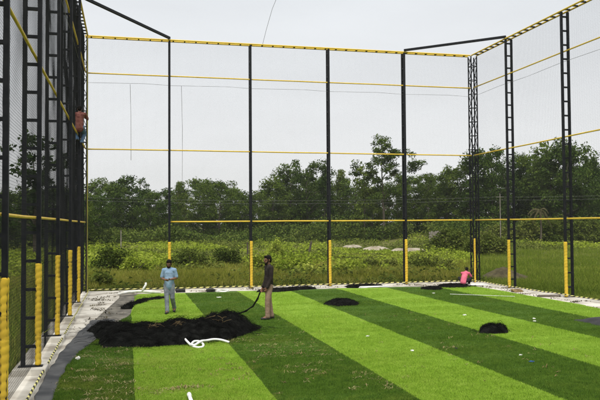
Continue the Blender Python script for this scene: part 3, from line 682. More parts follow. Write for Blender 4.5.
# ------------------------------------------------------------------ vegetation
def rot_leaves(rng, c, size, up_bias=0.4, aspect=0.55):
    """one bent diamond per centre: returns (n*4,3)"""
    n = len(c)
    nrm = rng.normal(0, 1, (n, 3)); nrm[:, 2] = np.abs(nrm[:, 2])+up_bias; nrm /= np.linalg.norm(nrm, axis=1)[:, None]
    a = np.cross(nrm, rng.normal(0, 1, (n, 3))); a /= np.linalg.norm(a, axis=1)[:, None]+1e-9
    b_ = np.cross(nrm, a); s = size*rng.uniform(0.6, 1.35, n)[:, None]
    return np.stack([c-a*s*0.5, c+b_*s*aspect*0.5, c+a*s*0.5, c-b_*s*aspect*0.5], 1).reshape(-1, 3)

def crown_data(seed, H, Rr, base, kind, nclump, nleaf, leaf):
    """clump centres inside an uneven envelope, plus limbs to some of them"""
    rng = np.random.default_rng(seed); C = []; tries = 0
    ph = rng.uniform(0, 6.28, 4)
    while len(C) < nclump and tries < nclump*60:
        tries += 1
        t = rng.uniform(0, 1); z = base+(H-base)*t; a = rng.uniform(0, 6.28)
        if kind == 'dome': env = math.sqrt(max(0, 1-((t-0.38)/0.66)**2))
        elif kind == 'cone': env = (1-t)**0.75*min(1, 0.45+t*4)
        elif kind == 'open': env = (0.55+0.45*math.sin(t*9+ph[3]))*math.sqrt(max(0, 1-((t-0.45)/0.62)**2))+0.1
        else: env = math.sqrt(max(0, 1-((t-0.55)/0.56)**2))
        env *= 0.78+0.22*math.sin(2*a+ph[0]+t*3)+0.16*math.sin(3*a+ph[1]-t*5)
        r = Rr*env*math.sqrt(rng.uniform(0.12, 1)); 
        C.append((r*math.cos(a), r*math.sin(a), z))
    C = np.array(C); V = []
    for c in C:
        k = int(nleaf*rng.uniform(0.5, 1.5)); cr = Rr*(0.17 if kind == 'open' else 0.21)*rng.uniform(0.55, 1.35)
        p = rng.normal(0, 1, (k, 3)); p /= np.linalg.norm(p, axis=1)[:, None]; p *= (rng.uniform(0, 1, k)**0.45)[:, None]*cr; p[:, 2] *= 0.62; p[:, 2] -= 0.25*np.hypot(p[:, 0], p[:, 1])
        V.append(rot_leaves(rng, c+p, leaf))
    return C, np.concatenate(V)
def trunk_mb(seed, H, base, C, r0, lean=0.04):
    rg = random.Random(seed); b = MB(); top = base+(H-base)*0.72; n = 9
    P = []; ax, ay = rg.uniform(-lean, lean), rg.uniform(-lean, lean)
    for i in range(n+1):
        t = i/n; z = -0.4+(top+0.4)*t; P.append(Vector((ax*z+0.15*math.sin(t*4+seed)*t, ay*z+0.15*math.cos(t*5+seed)*t, z)))
    b.tube(P, [r0*(1.25 if i == 0 else 1-0.75*i/n) for i in range(n+1)], 8)
    order = list(range(len(C))); rg.shuffle(order)
    for k in order[:min(18, len(order))]:
        c = Vector(C[k]); zz = max(0.25*H, min(c.z-0.15*H*rg.uniform(0.4, 1.2), top*0.97)); t = (zz+0.4)/(top+0.4); i = min(int(t*n), n-1); q = P[i].lerp(P[i+1], t*n-i)
        rr = r0*(1-0.75*t)*0.5; m_ = q.lerp(c, 0.5)+Vector((0, 0, 0.06*(c-q).length))
        b.tube([q, m_, c], [rr, rr*0.65, rr*0.25], 5)
    return b
TPL = {}
def tall_template():
    # clump spots of the tall tree, metres from its foot, read off the photograph's outline
    S = [(0.0, 15.6), (-0.7, 14.6), (0.5, 14.4), (-1.3, 13.4), (-0.2, 13.2), (1.2, 13.5), (2.0, 13.9), (-1.9, 12.3), (-0.6, 11.9), (0.9, 12.2), (2.5, 12.9), (1.9, 11.5), (3.3, 13.0), (-2.9, 11.4), (-3.9, 10.9), (-3.4, 10.2),
         (-1.6, 10.6), (0.2, 10.5), (2.3, 10.2), (4.6, 11.5), (5.3, 11.2), (4.9, 10.4), (-0.9, 9.2), (1.2, 9.0), (3.0, 8.8), (-2.3, 9.4), (0.3, 7.6), (-1.2, 7.4), (1.8, 7.0), (0.6, 6.0), (-2.2, 6.5), (2.6, 5.6)]
    rng = np.random.default_rng(77); C = np.array([(a, rng.uniform(-2.4, 2.4), z) for a, z in S]); V = []
    for c in C:
        for sub in range(3):
            cc = c+rng.normal(0, 0.42, 3); k = int(rng.uniform(60, 105)); p = rng.normal(0, 1, (k, 3)); p /= np.linalg.norm(p, axis=1)[:, None]; p *= (rng.uniform(0, 1, k)**0.5)[:, None]*rng.uniform(0.6, 1.05); p[:, 2] *= 0.65
            V.append(rot_leaves(rng, cc+p, 0.34))
    cr = np_mesh('crown', np.concatenate(V), 4, M['leaf_dark'], link=False); t = trunk_mb(8, 16.0, 4.0, C, 0.24, 0.01).build('trunk', M['bark']); tm = t.data; bpy.data.objects.remove(t); TPL['tall'] = (cr, tm, 16.0)
def tree_template(key, seed, H, Rr, base, kind, nclump, nleaf, leaf, r0):
    C, V = crown_data(seed, H, Rr, base, kind, nclump, nleaf, leaf)
    cr = np_mesh('crown', V, 4, M['leaf_dark'], link=False)
    t = trunk_mb(seed, H, base, C, r0).build('trunk', M['bark']); tm = t.data; bpy.data.objects.remove(t)
    TPL[key] = (cr, tm, H)
#            key   seed  H    R   base kind     clumps leaves leaf r0
tree_template('a', 11, 10.0, 4.6, 0.8, 'dome', 120, 78, 0.31, 0.22)
tree_template('b', 12, 10.0, 4.0, 0.6, 'dome', 105, 78, 0.30, 0.20)
tree_template('c', 13, 10.0, 5.2, 1.0, 'round', 125, 78, 0.31, 0.24)
tree_template('d', 14, 10.0, 3.4, 0.5, 'cone', 95, 78, 0.28, 0.18)
tree_template('e', 15, 10.0, 4.8, 1.2, 'round', 105, 78, 0.31, 0.24)
tree_template('f', 16, 10.0, 4.3, 0.7, 'dome', 110, 78, 0.30, 0.20)
tree_template('open', 17, 10.0, 3.7, 4.2, 'open', 64, 34, 0.34, 0.15)
tree_template('gap', 18, 10.0, 4.0, 2.4, 'open', 74, 40, 0.40, 0.17)
MV = {}
def tree(key, x, y, H, wide, rz, m, label, name='tree', group=None, cat='tree'):
    cr, tm, h0 = TPL[key]; z = float(terrain_z(x, y))
    t = thing(name, label, cat, (x, y, z), rz, group); s = H/h0
    k = (key, m)
    if k not in MV:
        me = cr if m == 'leaf_dark' else cr.copy()
        if m != 'leaf_dark': me.materials.clear(); me.materials.append(M[m])
        MV[k] = me
    for nm, me in (('trunk', tm), ('crown', MV[k])):
        o = bpy.data.objects.new(nm, me); COL.objects.link(o); o.parent = t
    t.scale = (s*wide, s*wide, s)
    return t
def at_px(u, v, Y):
    """world point on the plane y = Y seen at photo pixel (u, v): used once, to survey tree positions and heights"""
    d = cF + cR2*((u-300)/FPX) - cU2*((v-200)/FPX); k = Y/d.y
    return d.x*k, CH+d.z*k
# surveyed trees: photo column, crown top row, distance, template, width factor, leaf tone, look
BAYS = [(-400, 92, 'the left net'), (92, 169, 'the first back bay'), (169, 251, 'the second back bay'), (251, 329, 'the third back bay'), (329, 405, 'the fourth back bay'), (405, 472, 'the fifth back bay'), (472, 508, 'the first right bay'), (508, 566, 'the second right bay'), (566, 900, 'the last right bay')]
LOOK = {'leaf_dark': 'dark green', 'leaf_mid': 'mid green', 'leaf_light': 'yellow-green'}
KIND = {'a': 'broad', 'b': 'domed', 'c': 'rounded', 'd': 'pointed', 'e': 'spreading', 'f': 'bushy', 'open': 'sparse', 'gap': 'loose-crowned'}
rows = []
front = [(99, 190, 118), (113, 181, 124), (131, 173, 128), (150, 187, 122), (166, 194, 118), (186, 189, 130), (203, 181, 126), (219, 177, 122), (238, 187, 128), (258, 186, 132), (273, 173, 124),
         (290, 167, 128), (307, 163, 126), (324, 168, 122), (341, 172, 126), (356, 180, 122), (372, 188, 118), (398, 185, 124), (413, 187, 120), (430, 176, 118), (446, 171, 116), (460, 166, 112), (476, 153, 108), (491, 150, 106),
         (506, 162, 112), (521, 155, 116), (534, 158, 110), (551, 150, 104), (566, 142, 100), (580, 152, 102), (594, 160, 106), (611, 172, 110), (628, 165, 112), (650, 160, 116)]
ks = ['f', 'a', 'b', 'c', 'd', 'b', 'a', 'e', 'f', 'c', 'a', 'c', 'e', 'a', 'f', 'b', 'd']
ms = ['leaf_dark', 'leaf_mid', 'leaf_dark', 'leaf_mid', 'leaf_dark', 'leaf_dark', 'leaf_mid', 'leaf_mid', 'leaf_dark']
for i, (u, v, Y) in enumerate(front): rows.append((u, v, Y, ks[(i*5+2) % len(ks)], 0.85+0.25*((i*37) % 10)/10, ms[(i*4+i//3) % len(ms)], 'front'))
back = [(u, (180 if 92 < u < 275 else 184)+6*math.sin(u*0.31), 146+5*math.sin(u)) for u in range(96, 470, 17)] + [(u, 172+5*math.sin(u*0.4), 138) for u in range(474, 670, 17)]
for i, (u, v, Y) in enumerate(back): rows.append((u, v, Y, ks[(i*3+1) % len(ks)], 1.1, ms[(i*2) % 2], 'rear'))
# left of the cage, seen through the left net
for i, (u, v, Y) in enumerate([(-150, 150, 62), (-110, 165, 70), (-70, 160, 74), (-35, 178, 80), (-12, 190, 84), (8, 197, 86), (24, 188, 92), (58, 186, 90), (74, 190, 98), (86, 196, 110)]):
    rows.append((u, v, Y, ks[(i*5) % len(ks)], 1.0, ms[(i*2) % 3], 'front'))
for i, (u, v, Y) in enumerate([(0, 195, 115), (18, 192, 118), (36, 190, 122), (52, 192, 120), (70, 194, 126), (84, 194, 130)]): rows.append((u, v, Y, ks[(i*3) % len(ks)], 1.1, 'leaf_dark', 'rear'))
rows.sort()
ORD = ['first', 'second', 'third', 'fourth', 'fifth', 'sixth', 'seventh', 'eighth', 'ninth', 'tenth', 'eleventh', 'twelfth', 'thirteenth']
for lo, hi, nm in BAYS:
    for row in ('front', 'rear'):
        L_ = [r for r in rows if lo <= r[0] < hi and r[6] == row]
        for k, (u, v, Y, key, wd, m, _) in enumerate(L_):
            X, zt = at_px(u, v+(7 if 92 < u < 275 else 1), Y); H = zt-float(terrain_z(X, Y))
            tree(key, X, Y, H*1.03, wd*max(0.75, min(1.0, 8.5/H*1.25)), (u*7.3) % 6.28, m, f'{KIND[key]} {LOOK[m]} tree, {ORD[k]} from left in {row} row behind {nm}', group='trees in the wood behind the field')
tall_template()
X, z = at_px(383, 138, 112); tree('tall', X, 112, z+0.3, 0.98, 0.0, 'leaf_mid', 'tallest tree, sparse open crown and pale trunk rising above the wood', 'tall_tree')
X, z = at_px(364, 168, 113); tree('gap', X, 113, z+0.3, 0.72, 2.0, 'leaf_mid', 'thin loose-crowned tree just left of the tallest sparse tree')
X, z = at_px(428, 181, 113); tree('gap', X, 113, z+0.3, 0.55, 4.0, 'leaf_mid', 'thin loose-crowned tree just right of the tallest sparse tree')
X, z = at_px(36, 136, 66); tree('gap', X, 66, z+0.3, 1.0, 0.4, 'leaf_dark', 'tall loose dark tree outside the left net, above its neighbours', 'tall_tree')
X, z = at_px(541, 150, 108); tree('gap', X, 108, z+0.2, 0.85, 2.6, 'leaf_mid', 'loose tree with sky showing through its crown right of the second right ladder post')
X, z = at_px(178, 183, 120); tree('open', X, 120, z+0.3, 0.5, 3.0, 'leaf_dark', 'small thin sparse tree standing just right of the first back post')

# bushes and dry plants one can tell apart
def bush(u, v, Y, w, h, m, label, seed, name='bush', leaf=0.17, n=None):
    X = at_px(u, v, Y)[0]; z = float(terrain_z(X, Y)); rngb = np.random.default_rng(seed); V = []
    k = n or int(60*w*h/2)+30
    lobes = [(rngb.uniform(-w*0.42, w*0.42), rngb.uniform(-w*0.3, w*0.3), rngb.uniform(0.35, 1.0), rngb.uniform(0.22, 0.42)) for _ in range(6)]
    for q in range(k):
        lx, ly, lh, lr = lobes[q % 6]
        a = rngb.uniform(0, 6.28); t = rngb.uniform(0, 1)**0.8; r = w*0.75*lr*math.sqrt(rngb.uniform(0, 1))*(1.1-t*0.75); c = np.array([lx+r*math.cos(a), ly+r*math.sin(a), h*lh*t])
        p = rngb.normal(0, 0.12*max(w, h)**0.5, (26, 3)); V.append(rot_leaves(rngb, c+p, leaf))
    V = np.concatenate(V); V[:, 2] = np.maximum(V[:, 2], -0.05)
    t = thing(name, label, 'bush', (X, Y, z), 0, 'bushes in the field behind the back fence')
    np_mesh('foliage', V, 4, M[m], t)
    b = MB(); rg = random.Random(seed)
    for i in range(7):
        a = rg.uniform(0, 6.28); b.tube([(0.08*math.cos(a), 0.08*math.sin(a), -0.1), (w*0.14*math.cos(a), w*0.14*math.sin(a), h*0.4), (w*0.3*math.cos(a), w*0.3*math.sin(a), h*0.7)], [0.03, 0.02, 0.01], 5)
    b.build('stem', M['bark'], t)
    return t
bush(116, 255, 44, 3.0, 1.75, 'bush', 'big dark bush left of the man in blue, behind the first back bay', 1)
bush(135, 262, 42, 1.8, 1.1, 'weeds', 'leafy light green plant clump right of the big dark bush', 2)
bush(196, 255, 46, 2.4, 1.5, 'bush', 'bush right of the first back post, above the man in blue', 3)
bush(222, 258, 48, 2.2, 1.2, 'bush', 'low wide bush between the man in blue and the second post', 4)
bush(300, 268, 37, 2.0, 1.1, 'weeds', 'light green bush left of the middle post at the fence foot', 5)
bush(318, 270, 35, 1.6, 0.95, 'weeds', 'leafy plant touching the left side of the middle post', 6)
bush(350, 272, 36, 1.9, 0.9, 'weeds', 'leafy plant just right of the middle post', 7)
bush(378, 268, 40, 2.0, 0.95, 'bush', 'olive bush left of the fourth post', 8)
bush(432, 268, 38, 2.4, 1.0, 'bush', 'dark bush right of the fourth post', 9)
bush(452, 246, 62, 4.2, 2.4, 'bush', 'large bush in front of the grey plank fence', 10, leaf=0.24)
bush(484, 250, 58, 3.2, 2.0, 'bush', 'large bush behind the right corner tower', 11, leaf=0.22)
bush(277, 244, 58, 1.2, 1.7, 'weeds', 'upright bush alone in the mid field between the second and middle posts', 12)
bush(262, 264, 42, 2.0, 1.05, 'weeds', 'leafy plant behind the man in black', 14)
bush(102, 275, 33, 1.4, 0.8, 'bush', 'low bush at the foot of the left corner', 15)
for i, u in enumerate((494, 512, 530, 549, 566, 584, 602)):
    bush(u, 240, 88, 5.6, 3.3+0.5*math.sin(i*2.1), 'bush', f'hedge bush on the bank beyond the right fence, {ORD[i]} from the left', 30+i, name='hedge_bush', leaf=0.34, n=170)
# dry dead fronds on the right
X, z = at_px(540, 203, 86); t = thing('dead_palm', 'dry tan dead palm fronds before the wood left of the second right ladder post', 'palm', (X, 86, float(terrain_z(X, 86))))
b = MB(); b.tube([(0, 0, -0.2), (0.1, 0, 2.2), (0.05, 0, 4.6)], [0.15, 0.12, 0.10], 8); b.build('trunk', M['bark'], t)
rg = np.random.default_rng(5)
for k in range(22):
    a = rg.uniform(0, 6.28); ln = rg.uniform(0.9, 1.6); up = rg.uniform(-0.3, 1.0); V = []; SS = np.linspace(0.02, 1, 13)
    def rib(s_): return np.array([math.cos(a)*ln*s_, math.sin(a)*ln*s_, 4.5+up*s_*1.6-1.9*s_*s_])
    for s0, s1 in zip(SS[:-1], SS[1:]):
        p, p2 = rib(s0), rib(s1); sd_ = np.array([-math.sin(a), math.cos(a), -0.5])
        for sg in (-1, 1):
            q = p+sd_*sg*0.13*(1.1-s0)+np.array([0, 0, -0.2]); V += [p, p2, q+(p2-p)*0.5, q]
    np_mesh('frond', np.array(V), 4, M['frond_dry'], t)

# grass: nobody could count it
def blades(name, n, sampler, hf, w, m, label, seed, lean=0.35):
    rng = np.random.default_rng(seed); x, y = sampler(rng, n); n = len(x); z = terrain_z(x, y)-0.03
    h = hf(x, y, rng); a = rng.uniform(0, 6.28, n); la = rng.uniform(0, 6.28, n); ll = np.abs(rng.normal(0, lean, n))*h
    ww = w*rng.uniform(0.6, 1.4, n); dx, dy = np.cos(a)*ww/2, np.sin(a)*ww/2; lx, ly = np.cos(la)*ll, np.sin(la)*ll
    B0 = np.stack([x-dx, y-dy, z], -1); B1 = np.stack([x+dx, y+dy, z], -1)
    M0 = np.stack([x-dx*.8+lx*.3, y-dy*.8+ly*.3, z+h*.55], -1); M1 = np.stack([x+dx*.8+lx*.3, y+dy*.8+ly*.3, z+h*.55], -1)
    T0 = np.stack([x-dx*.15+lx, y-dy*.15+ly, z+h], -1); T1 = np.stack([x+dx*.15+lx, y+dy*.15+ly, z+h*.99], -1)
    V = np.stack([B0, B1, M1, M0, M0, M1, T1, T0], 1).reshape(-1, 3)
    return tag(np_mesh(name, V, 4, M[m]), label, 'grass', kind='stuff')
def back_band(y0, y1, x0=None, x1=None):
    def f(rng, n):
        y = 1/rng.uniform(1/y1, 1/y0, n); lo = -0.14*y-2 if x0 is None else x0*y; hi = 0.66*y+2 if x1 is None else x1*y
        x = lo+(hi-lo)*rng.uniform(0, 1, n)
        keep = ~((x > XL-0.6) & (x < XR+0.55) & (y < 30.15)); return x[keep], y[keep]
    return f
blades('tall_grass', 95000, back_band(30.2, 62, None, 0.50), lambda x, y, r: (0.16+0.72*fbm(x*0.35, y*0.35, 2))*r.uniform(0.5, 1.3, len(x))*np.interp(y, [30, 44, 50], [1, 0.9, 0.5]), 0.032, 'tall_grass', 'tall half dry grass growing behind the back fence', 21)
blades('meadow_grass', 60000, back_band(20, 75, 0.46, 0.74), lambda x, y, r: (0.12+0.36*fbm(x*0.25, y*0.25, 5))*r.uniform(0.5, 1.3, len(x)), 0.035, 'green_grass', 'short green meadow grass beyond the right fence', 22)
def left_band(rng, n):
    y = rng.uniform(6, 45, n); x = -2.05-np.abs(rng.uniform(0, 1, n))**1.4*9; return x, y
blades('verge_grass', 34000, left_band, lambda x, y, r: (0.25+0.7*fbm(x*0.4, y*0.4, 7))*r.uniform(0.5, 1.3, len(x)), 0.03, 'green_grass', 'dense green grass outside the left net', 23)
# leafy weeds in the field
rng = np.random.default_rng(31); V = []; VB = []
sand_w = [(340, 424, 46, 82)]
for k in range(21000):
    y = 1/rng.uniform(1/122, 1/31.5); x = rng.uniform(-0.16*y-6, 0.66*y+4)
    p = float(fbm(x*0.11, y*0.075, 51)); q = float(fbm(x*0.45, y*0.22, 53)); g = p*0.6+q*0.4
    if x > 0.50*y and y < 66: continue
    dens = np.interp(y, [31, 40, 48, 60, 120], [0.10, 0.20, 0.55, 1.0, 1.0])
    if rng.random() > dens*np.interp(g, [0.36, 0.56], [0.25, 1.0]): continue
    d_ = cR2.x*x+cR2.y*y; f_ = cF.x*x+cF.y*y; u = 300+FPX*d_/f_
    h = (0.2+1.7*max(0, g-0.36)+0.35*rng.random())
    if 335 < u < 428 and 46 < y < 84: h = min(h, 0.22)
    z = float(terrain_z(x, y)); n = 12; w_ = 0.30
    c = np.stack([x+rng.normal(0, w_, n), y+rng.normal(0, w_, n), z+h*rng.uniform(0.05, 1, n)**0.8], -1)
    dark = float(fbm(x*0.16+40, y*0.12, 57)) > 0.53
    (VB if dark else V).append(rot_leaves(rng, c, 0.17+0.0009*y, 0.8, 0.6))
tag(np_mesh('weeds', np.concatenate(V), 4, M['weeds']), 'leafy light green weeds covering the field before the wood', 'weeds', kind='stuff')
tag(np_mesh('shrubby_weeds', np.concatenate(VB), 4, M['bush']), 'darker olive weeds in patches across the field', 'weeds', kind='stuff')
# thicket at the foot of the wood
V = []
for k in range(8500):
    x = rng.uniform(-30, 88); y = rng.uniform(109, 124) if x < 45 else rng.uniform(94, 108); h = 0.5+6.5*max(0.05, float(fbm(x*0.16, y*0.1, 61))-0.18); n = 12
    if x < -14: y -= 25
    z = float(terrain_z(x, y)); c = np.stack([x+rng.normal(0, 0.6, n), y+rng.normal(0, 0.6, n), z+h*rng.uniform(0, 1, n)], -1); V.append(rot_leaves(rng, c, 0.38, 0.5))
tag(np_mesh('undergrowth', np.concatenate(V), 4, M['undergrowth']), 'dark undergrowth along the foot of the wood', 'undergrowth', kind='stuff')
# weeds at the fence foot
V = []
for k in range(900):
    x = rng.uniform(-2, 16); y = rng.uniform(30.15, 31.6); h = 0.15+0.5*float(fbm(x*0.8, y, 71)); z = float(terrain_z(x, y)); n = 10
    c = np.stack([x+rng.normal(0, 0.12, n), y+rng.normal(0, 0.12, n), z+h*rng.uniform(0.1, 1, n)], -1); V.append(rot_leaves(rng, c, 0.11, 0.8, 0.6))
tag(np_mesh('fence_foot_weeds', np.concatenate(V), 4, M['bush']), 'low weeds growing along the outer edge of the back ledge', 'weeds', kind='stuff')

# ------------------------------------------------------------------ things in the field
def mound(name, label, u, v, Y, w, dpt, h, m, seed, cat):
    X = at_px(u, v, Y)[0]; b = MB(); n = 26; z0 = float(terrain_z(X, Y))-0.12
    for j in range(n+1):
        for i in range(n+1):
            x, y = (i/n-0.5)*2, (j/n-0.5)*2; r = math.hypot(x, y)+0.35*(float(fbm(x*2+seed, y*2, seed))-0.47)
            hh = h*max(0, 1-abs(r)**(1.7 if m == 'soil' else 3.2))*(0.75+0.6*float(fbm(x*4, y*4, seed+3))) - (0.15 if r > 0.98 else 0)
            b.v.append((X+x*w/2, Y+y*dpt/2, z0+0.1+hh))
    b.f = [(j*(n+1)+i, j*(n+1)+i+1, (j+1)*(n+1)+i+1, (j+1)*(n+1)+i) for j in range(n) for i in range(n)]; b.mi = [0]*len(b.f)
    return tag(b.build(name, M[m], smooth=True), label, cat)
mound('soil_mound', 'brown soil mound just outside the right corner of the cage', 504, 280, 33, 2.8, 2.2, 0.62, 'soil', 5, 'mound')
mound('sand_heap', 'small pale sand heap in the field right of the middle post', 352, 243, 80, 2.8, 3.0, 0.42, 'sand', 7, 'sand heap')
mound('sand_heap', 'long pale sand heap between the middle and fourth posts', 375, 245, 74, 3.4, 3.0, 0.40, 'sand', 8, 'sand heap')
mound('sand_heap', 'largest pale sand heap right behind the fourth post', 408, 248, 68, 4.4, 3.2, 0.45, 'sand', 9, 'sand heap')
X = at_px(438, 236, 76)[0]; z = float(terrain_z(X, 76))
t = thing('plank_fence', 'grey weathered upright plank fence panel in the field right of the fourth post', 'fence', (X, 76, z))
rg = random.Random(3)
for k in range(9):
    b = MB(); hx = -0.98+k*0.245; b.box((hx, 0, 0.95+rg.uniform(-.1, .12)), (0.19, 0.03, 1.9+rg.uniform(-.1, .3)), rg.uniform(-.05, .05)); b.build('plank', M['wood'], t)
b = MB(); b.beam((-1.1, 0.04, 0.6), (1.1, 0.04, 0.62), 0.05, 0.09); b.beam((-1.1, 0.04, 1.5), (1.1, 0.04, 1.48), 0.05, 0.09); b.build('cross_bar', M['wood'], t)
def stake(u, v0, v1, Y, lean, r, m, label, name='dead_stump', cat='stump'):
    X, zt = at_px(u, v0, Y); z = float(terrain_z(X, Y)); b = MB()
    b.tube([(X, Y, z-0.2), (X+lean*0.5, Y, z+(zt-z)*0.5), (X+lean, Y, zt-0.15), (X+lean*1.15, Y, zt)], [r*1.2, r, r*0.85, r*0.4], 8)
    return tag(b.build(name, M[m]), label, cat)
stake(308, 241, 258, 56, 0.25, 0.09, 'deadwood', 'dark dead stump leaning in the field left of the middle post')
stake(248, 242, 258, 55, -0.05, 0.07, 'deadwood', 'dark upright stake in the field just left of the second post', 'field_stake', 'stake')
stake(121, 230, 250, 85, 0.0, 0.06, 'wood', 'pale pole standing in the field above the big dark bush', 'field_stake', 'stake')
b = MB(); Xa = at_px(500, 198, 78)[0]; za = float(terrain_z(Xa, 78)); b.tube([(Xa, 78, za-0.3), (Xa, 78, za+6.3)], [0.06, 0.04], 8); b.beam((Xa-0.5, 78, za+5.9), (Xa+0.5, 78, za+5.9), 0.06)
up = b.build('utility_pole', M['wood']); tag(up, 'thin pale utility pole carrying wires beyond the right corner tower', 'utility pole')
zw = za+5.9
for dx, dz, lab in ((-0.45, 0, 'upper power wire sagging across the field in front of the wood'), (0.45, -0.35, 'lower power wire sagging across the field in front of the wood')):
    b = MB(); P = []
    for (xa, ya, zA), (xb, yb, zB) in (((-12, 92, zw+0.6), (Xa+dx, 78, zw)), ((Xa+dx, 78, zw), (78, 66, zw+1.6))):
        for i in range(13): s = i/12; P.append((xa+(xb-xa)*s, ya+(yb-ya)*s, zA+(zB-zA)*s-1.1*4*s*(1-s)*0.5+dz))
    b.tube(P, 0.009, 5); tag(b.build('power_wire', M['cord']), lab, 'wire')

# ------------------------------------------------------------------ people
def blob(name, build, m, parent, voxel=0.012, smooth_it=4, fac=0.5, smooth=True):
    """union of overlapping closed pieces melted into ONE continuous surface"""
    b = MB(); build(b); o = b.build(name, m, parent)
    md = o.modifiers.new('melt', 'REMESH'); md.mode = 'VOXEL'; md.voxel_size = voxel
    if smooth_it:
        sm = o.modifiers.new('smooth', 'SMOOTH'); sm.iterations = smooth_it; sm.factor = fac
    dg = bpy.context.evaluated_depsgraph_get(); me = bpy.data.meshes.new_from_object(o.evaluated_get(dg)); old = o.data
    o.modifiers.clear(); o.data = me; bpy.data.meshes.remove(old); me.name = name
    if not me.materials: me.materials.append(m)
    me.polygons.foreach_set('use_smooth', [True]*len(me.polygons))
    return o
def V3(*a): return Vector(a)
def hand(b, wrist, elbow, palm_n, curl=0.6, s=1.0):
    """palm, five unequal bent fingers and a thumb off the side; palm_n points out of the palm"""
    w = Vector(wrist); d = (w-Vector(elbow)).normalized(); n = Vector(palm_n); n = (n-d*n.dot(d)).normalized(); side = d.cross(n)
    k = w+d*0.085*s
    b.capsule(w, 0.024*s, k, 0.034*s, 0.55, side, 10)
    for i, (o_, ln) in enumerate(((-0.030, 0.066), (-0.010, 0.076), (0.011, 0.072), (0.030, 0.055))):
        p = k+side*o_*s; c = 0.4*curl; cur = d.copy()
        for j, f in enumerate((0.45, 0.32, 0.25)):
            cur = (cur*math.cos(c)+n*math.sin(c)).normalized(); q = p+cur*ln*f*s; b.capsule(p, (0.0105-0.001*j)*s, q, (0.0098-0.001*j)*s, 1, side, 8); p = q; c = 0.75*curl
            cur = cur.copy()
    p = w+d*0.025*s-side*0.030*s; q = p+(d*0.6-side*0.6+n*0.35).normalized()*0.04*s; b.capsule(p, 0.014*s, q, 0.012*s, 1, n, 8); b.capsule(q, 0.012*s, q+(d*0.8-side*0.1+n*0.5).normalized()*0.034*s, 0.0095*s, 1, n, 8)
def make_person(label, J, look, base, rz, s=1.0, mats=None, sleeve='short', beard=True, tail=True):
    """J: joints in metres, person faces -Y before rz. look: (yaw, pitch) of the head"""
    t = thing('person', label, 'person', base, rz); t.scale = (s, s, s)
    J = {k: Vector(v) for k, v in J.items()}
    HR = Matrix.Rotation(look[0], 3, 'Z') @ Matrix.Rotation(look[1], 3, 'X'); hc = J['head']
    def H(x, y, z): return hc + HR @ Vector((x, y, z))
    sx = (J['shL']-J['shR']); 
    def torso(b, g=0.0, low=True):
        side = sx.normalized()
        b.capsule(J['chest'], 0.125+g, J['neck']-V3(0, 0, 0.075), 0.095+g, 0.78, side, 20)
        b.capsule(J['belly'], 0.130+g, J['chest'], 0.145+g, 0.74, side, 20)
        b.capsule(J['pelvis'], 0.140+g, J['belly'], 0.128+g, 0.76, side, 20)
        for S in 'LR':
            b.capsule(J['chest']+(J['sh'+S]-J['chest'])*0.35+V3(0, 0, 0.03), 0.09+g, J['sh'+S]-V3(0, 0, 0.01), 0.052+g, 0.9, side, 14)
            b.capsule(J['neck']-V3(0, 0, 0.03), 0.05+g*0.5, J['sh'+S]-V3(0, 0, 0.01), 0.045+g, 0.9, side, 14)
    def body(b):
        torso(b); b.capsule(J['neck']-V3(0, 0, 0.05), 0.058, H(0, 0.012, -0.07), 0.052)
        b.ball(H(0, 0.008, 0.025), (0.076, 0.094, 0.100), HR); b.ball(H(0, -0.018, -0.045), (0.060, 0.068, 0.072), HR)
        b.capsule(H(0, -0.092, 0.012), 0.010, H(0, -0.107, -0.024), 0.015, 1, (1, 0, 0), 8)        # nose
        b.capsule(H(-0.045, -0.078, 0.034), 0.010, H(0.045, -0.078, 0.034), 0.010, 1, (0, 0, 1), 8)   # brow
        b.capsule(H(-0.022, -0.078, -0.060), 0.009, H(0.022, -0.078, -0.060), 0.009, 1, (0, 0, 1), 8) # lips
        b.ball(H(0, -0.068, -0.095), (0.026, 0.022, 0.022), HR, 10, 8)
        for q in (-1, 1): b.ball(H(0.077*q, 0.012, 0.0), (0.011, 0.020, 0.032), HR, 8, 8)
        for S in 'LR':
            b.capsule(J['sh'+S], 0.050, J['el'+S], 0.040); b.capsule(J['el'+S], 0.041, J['wr'+S], 0.027)
            b.capsule(J['hip'+S], 0.082, J['kn'+S], 0.056); b.capsule(J['kn'+S], 0.056, J['an'+S], 0.040); b.capsule(J['an'+S], 0.040, J['toe'+S], 0.032)
            hand(b, J['wr'+S], J['el'+S], J.get('palm'+S, V3(0, -1, 0)), 0.75)
    bo = blob('body', body, M['skin'], t, 0.0085, 2, 0.4)
    for q in (-1, 1):
        b = MB(); b.ball(H(0.031*q, -0.080, 0.012), 0.0105, HR, 10, 8); e_ = b.build('eye', M['eye'], t, True)
        b = MB(); b.ball(H(0.031*q, -0.0885, 0.012), 0.0055, HR, 8, 6); b.build('iris', M['hair'], e_, True)
    def hair(b):
        b.ball(H(0, 0.020, 0.050), (0.086, 0.098, 0.090), HR); b.ball(H(0, 0.055, -0.005), (0.078, 0.062, 0.072), HR); b.ball(H(0, -0.055, 0.095), (0.058, 0.040, 0.032), HR)
        for q in (-1, 1): b.capsule(H(0.072*q, -0.012, 0.03), 0.014, H(0.072*q, -0.018, -0.02), 0.010)
    blob('hair', hair, M['hair'], t, 0.009, 2)
    if beard:
        def bd(b):
            for q in (-1, 1): b.capsule(H(0.063*q, -0.020, -0.03), 0.015, H(0.038*q, -0.066, -0.088), 0.020)
            b.ball(H(0, -0.070, -0.098), (0.040, 0.028, 0.030), HR, 12, 8); b.capsule(H(-0.030, -0.084, -0.042), 0.007, H(0.030, -0.084, -0.042), 0.007, 1, (0, 0, 1), 8)
        blob('beard', bd, M['hair'], t, 0.008, 1)
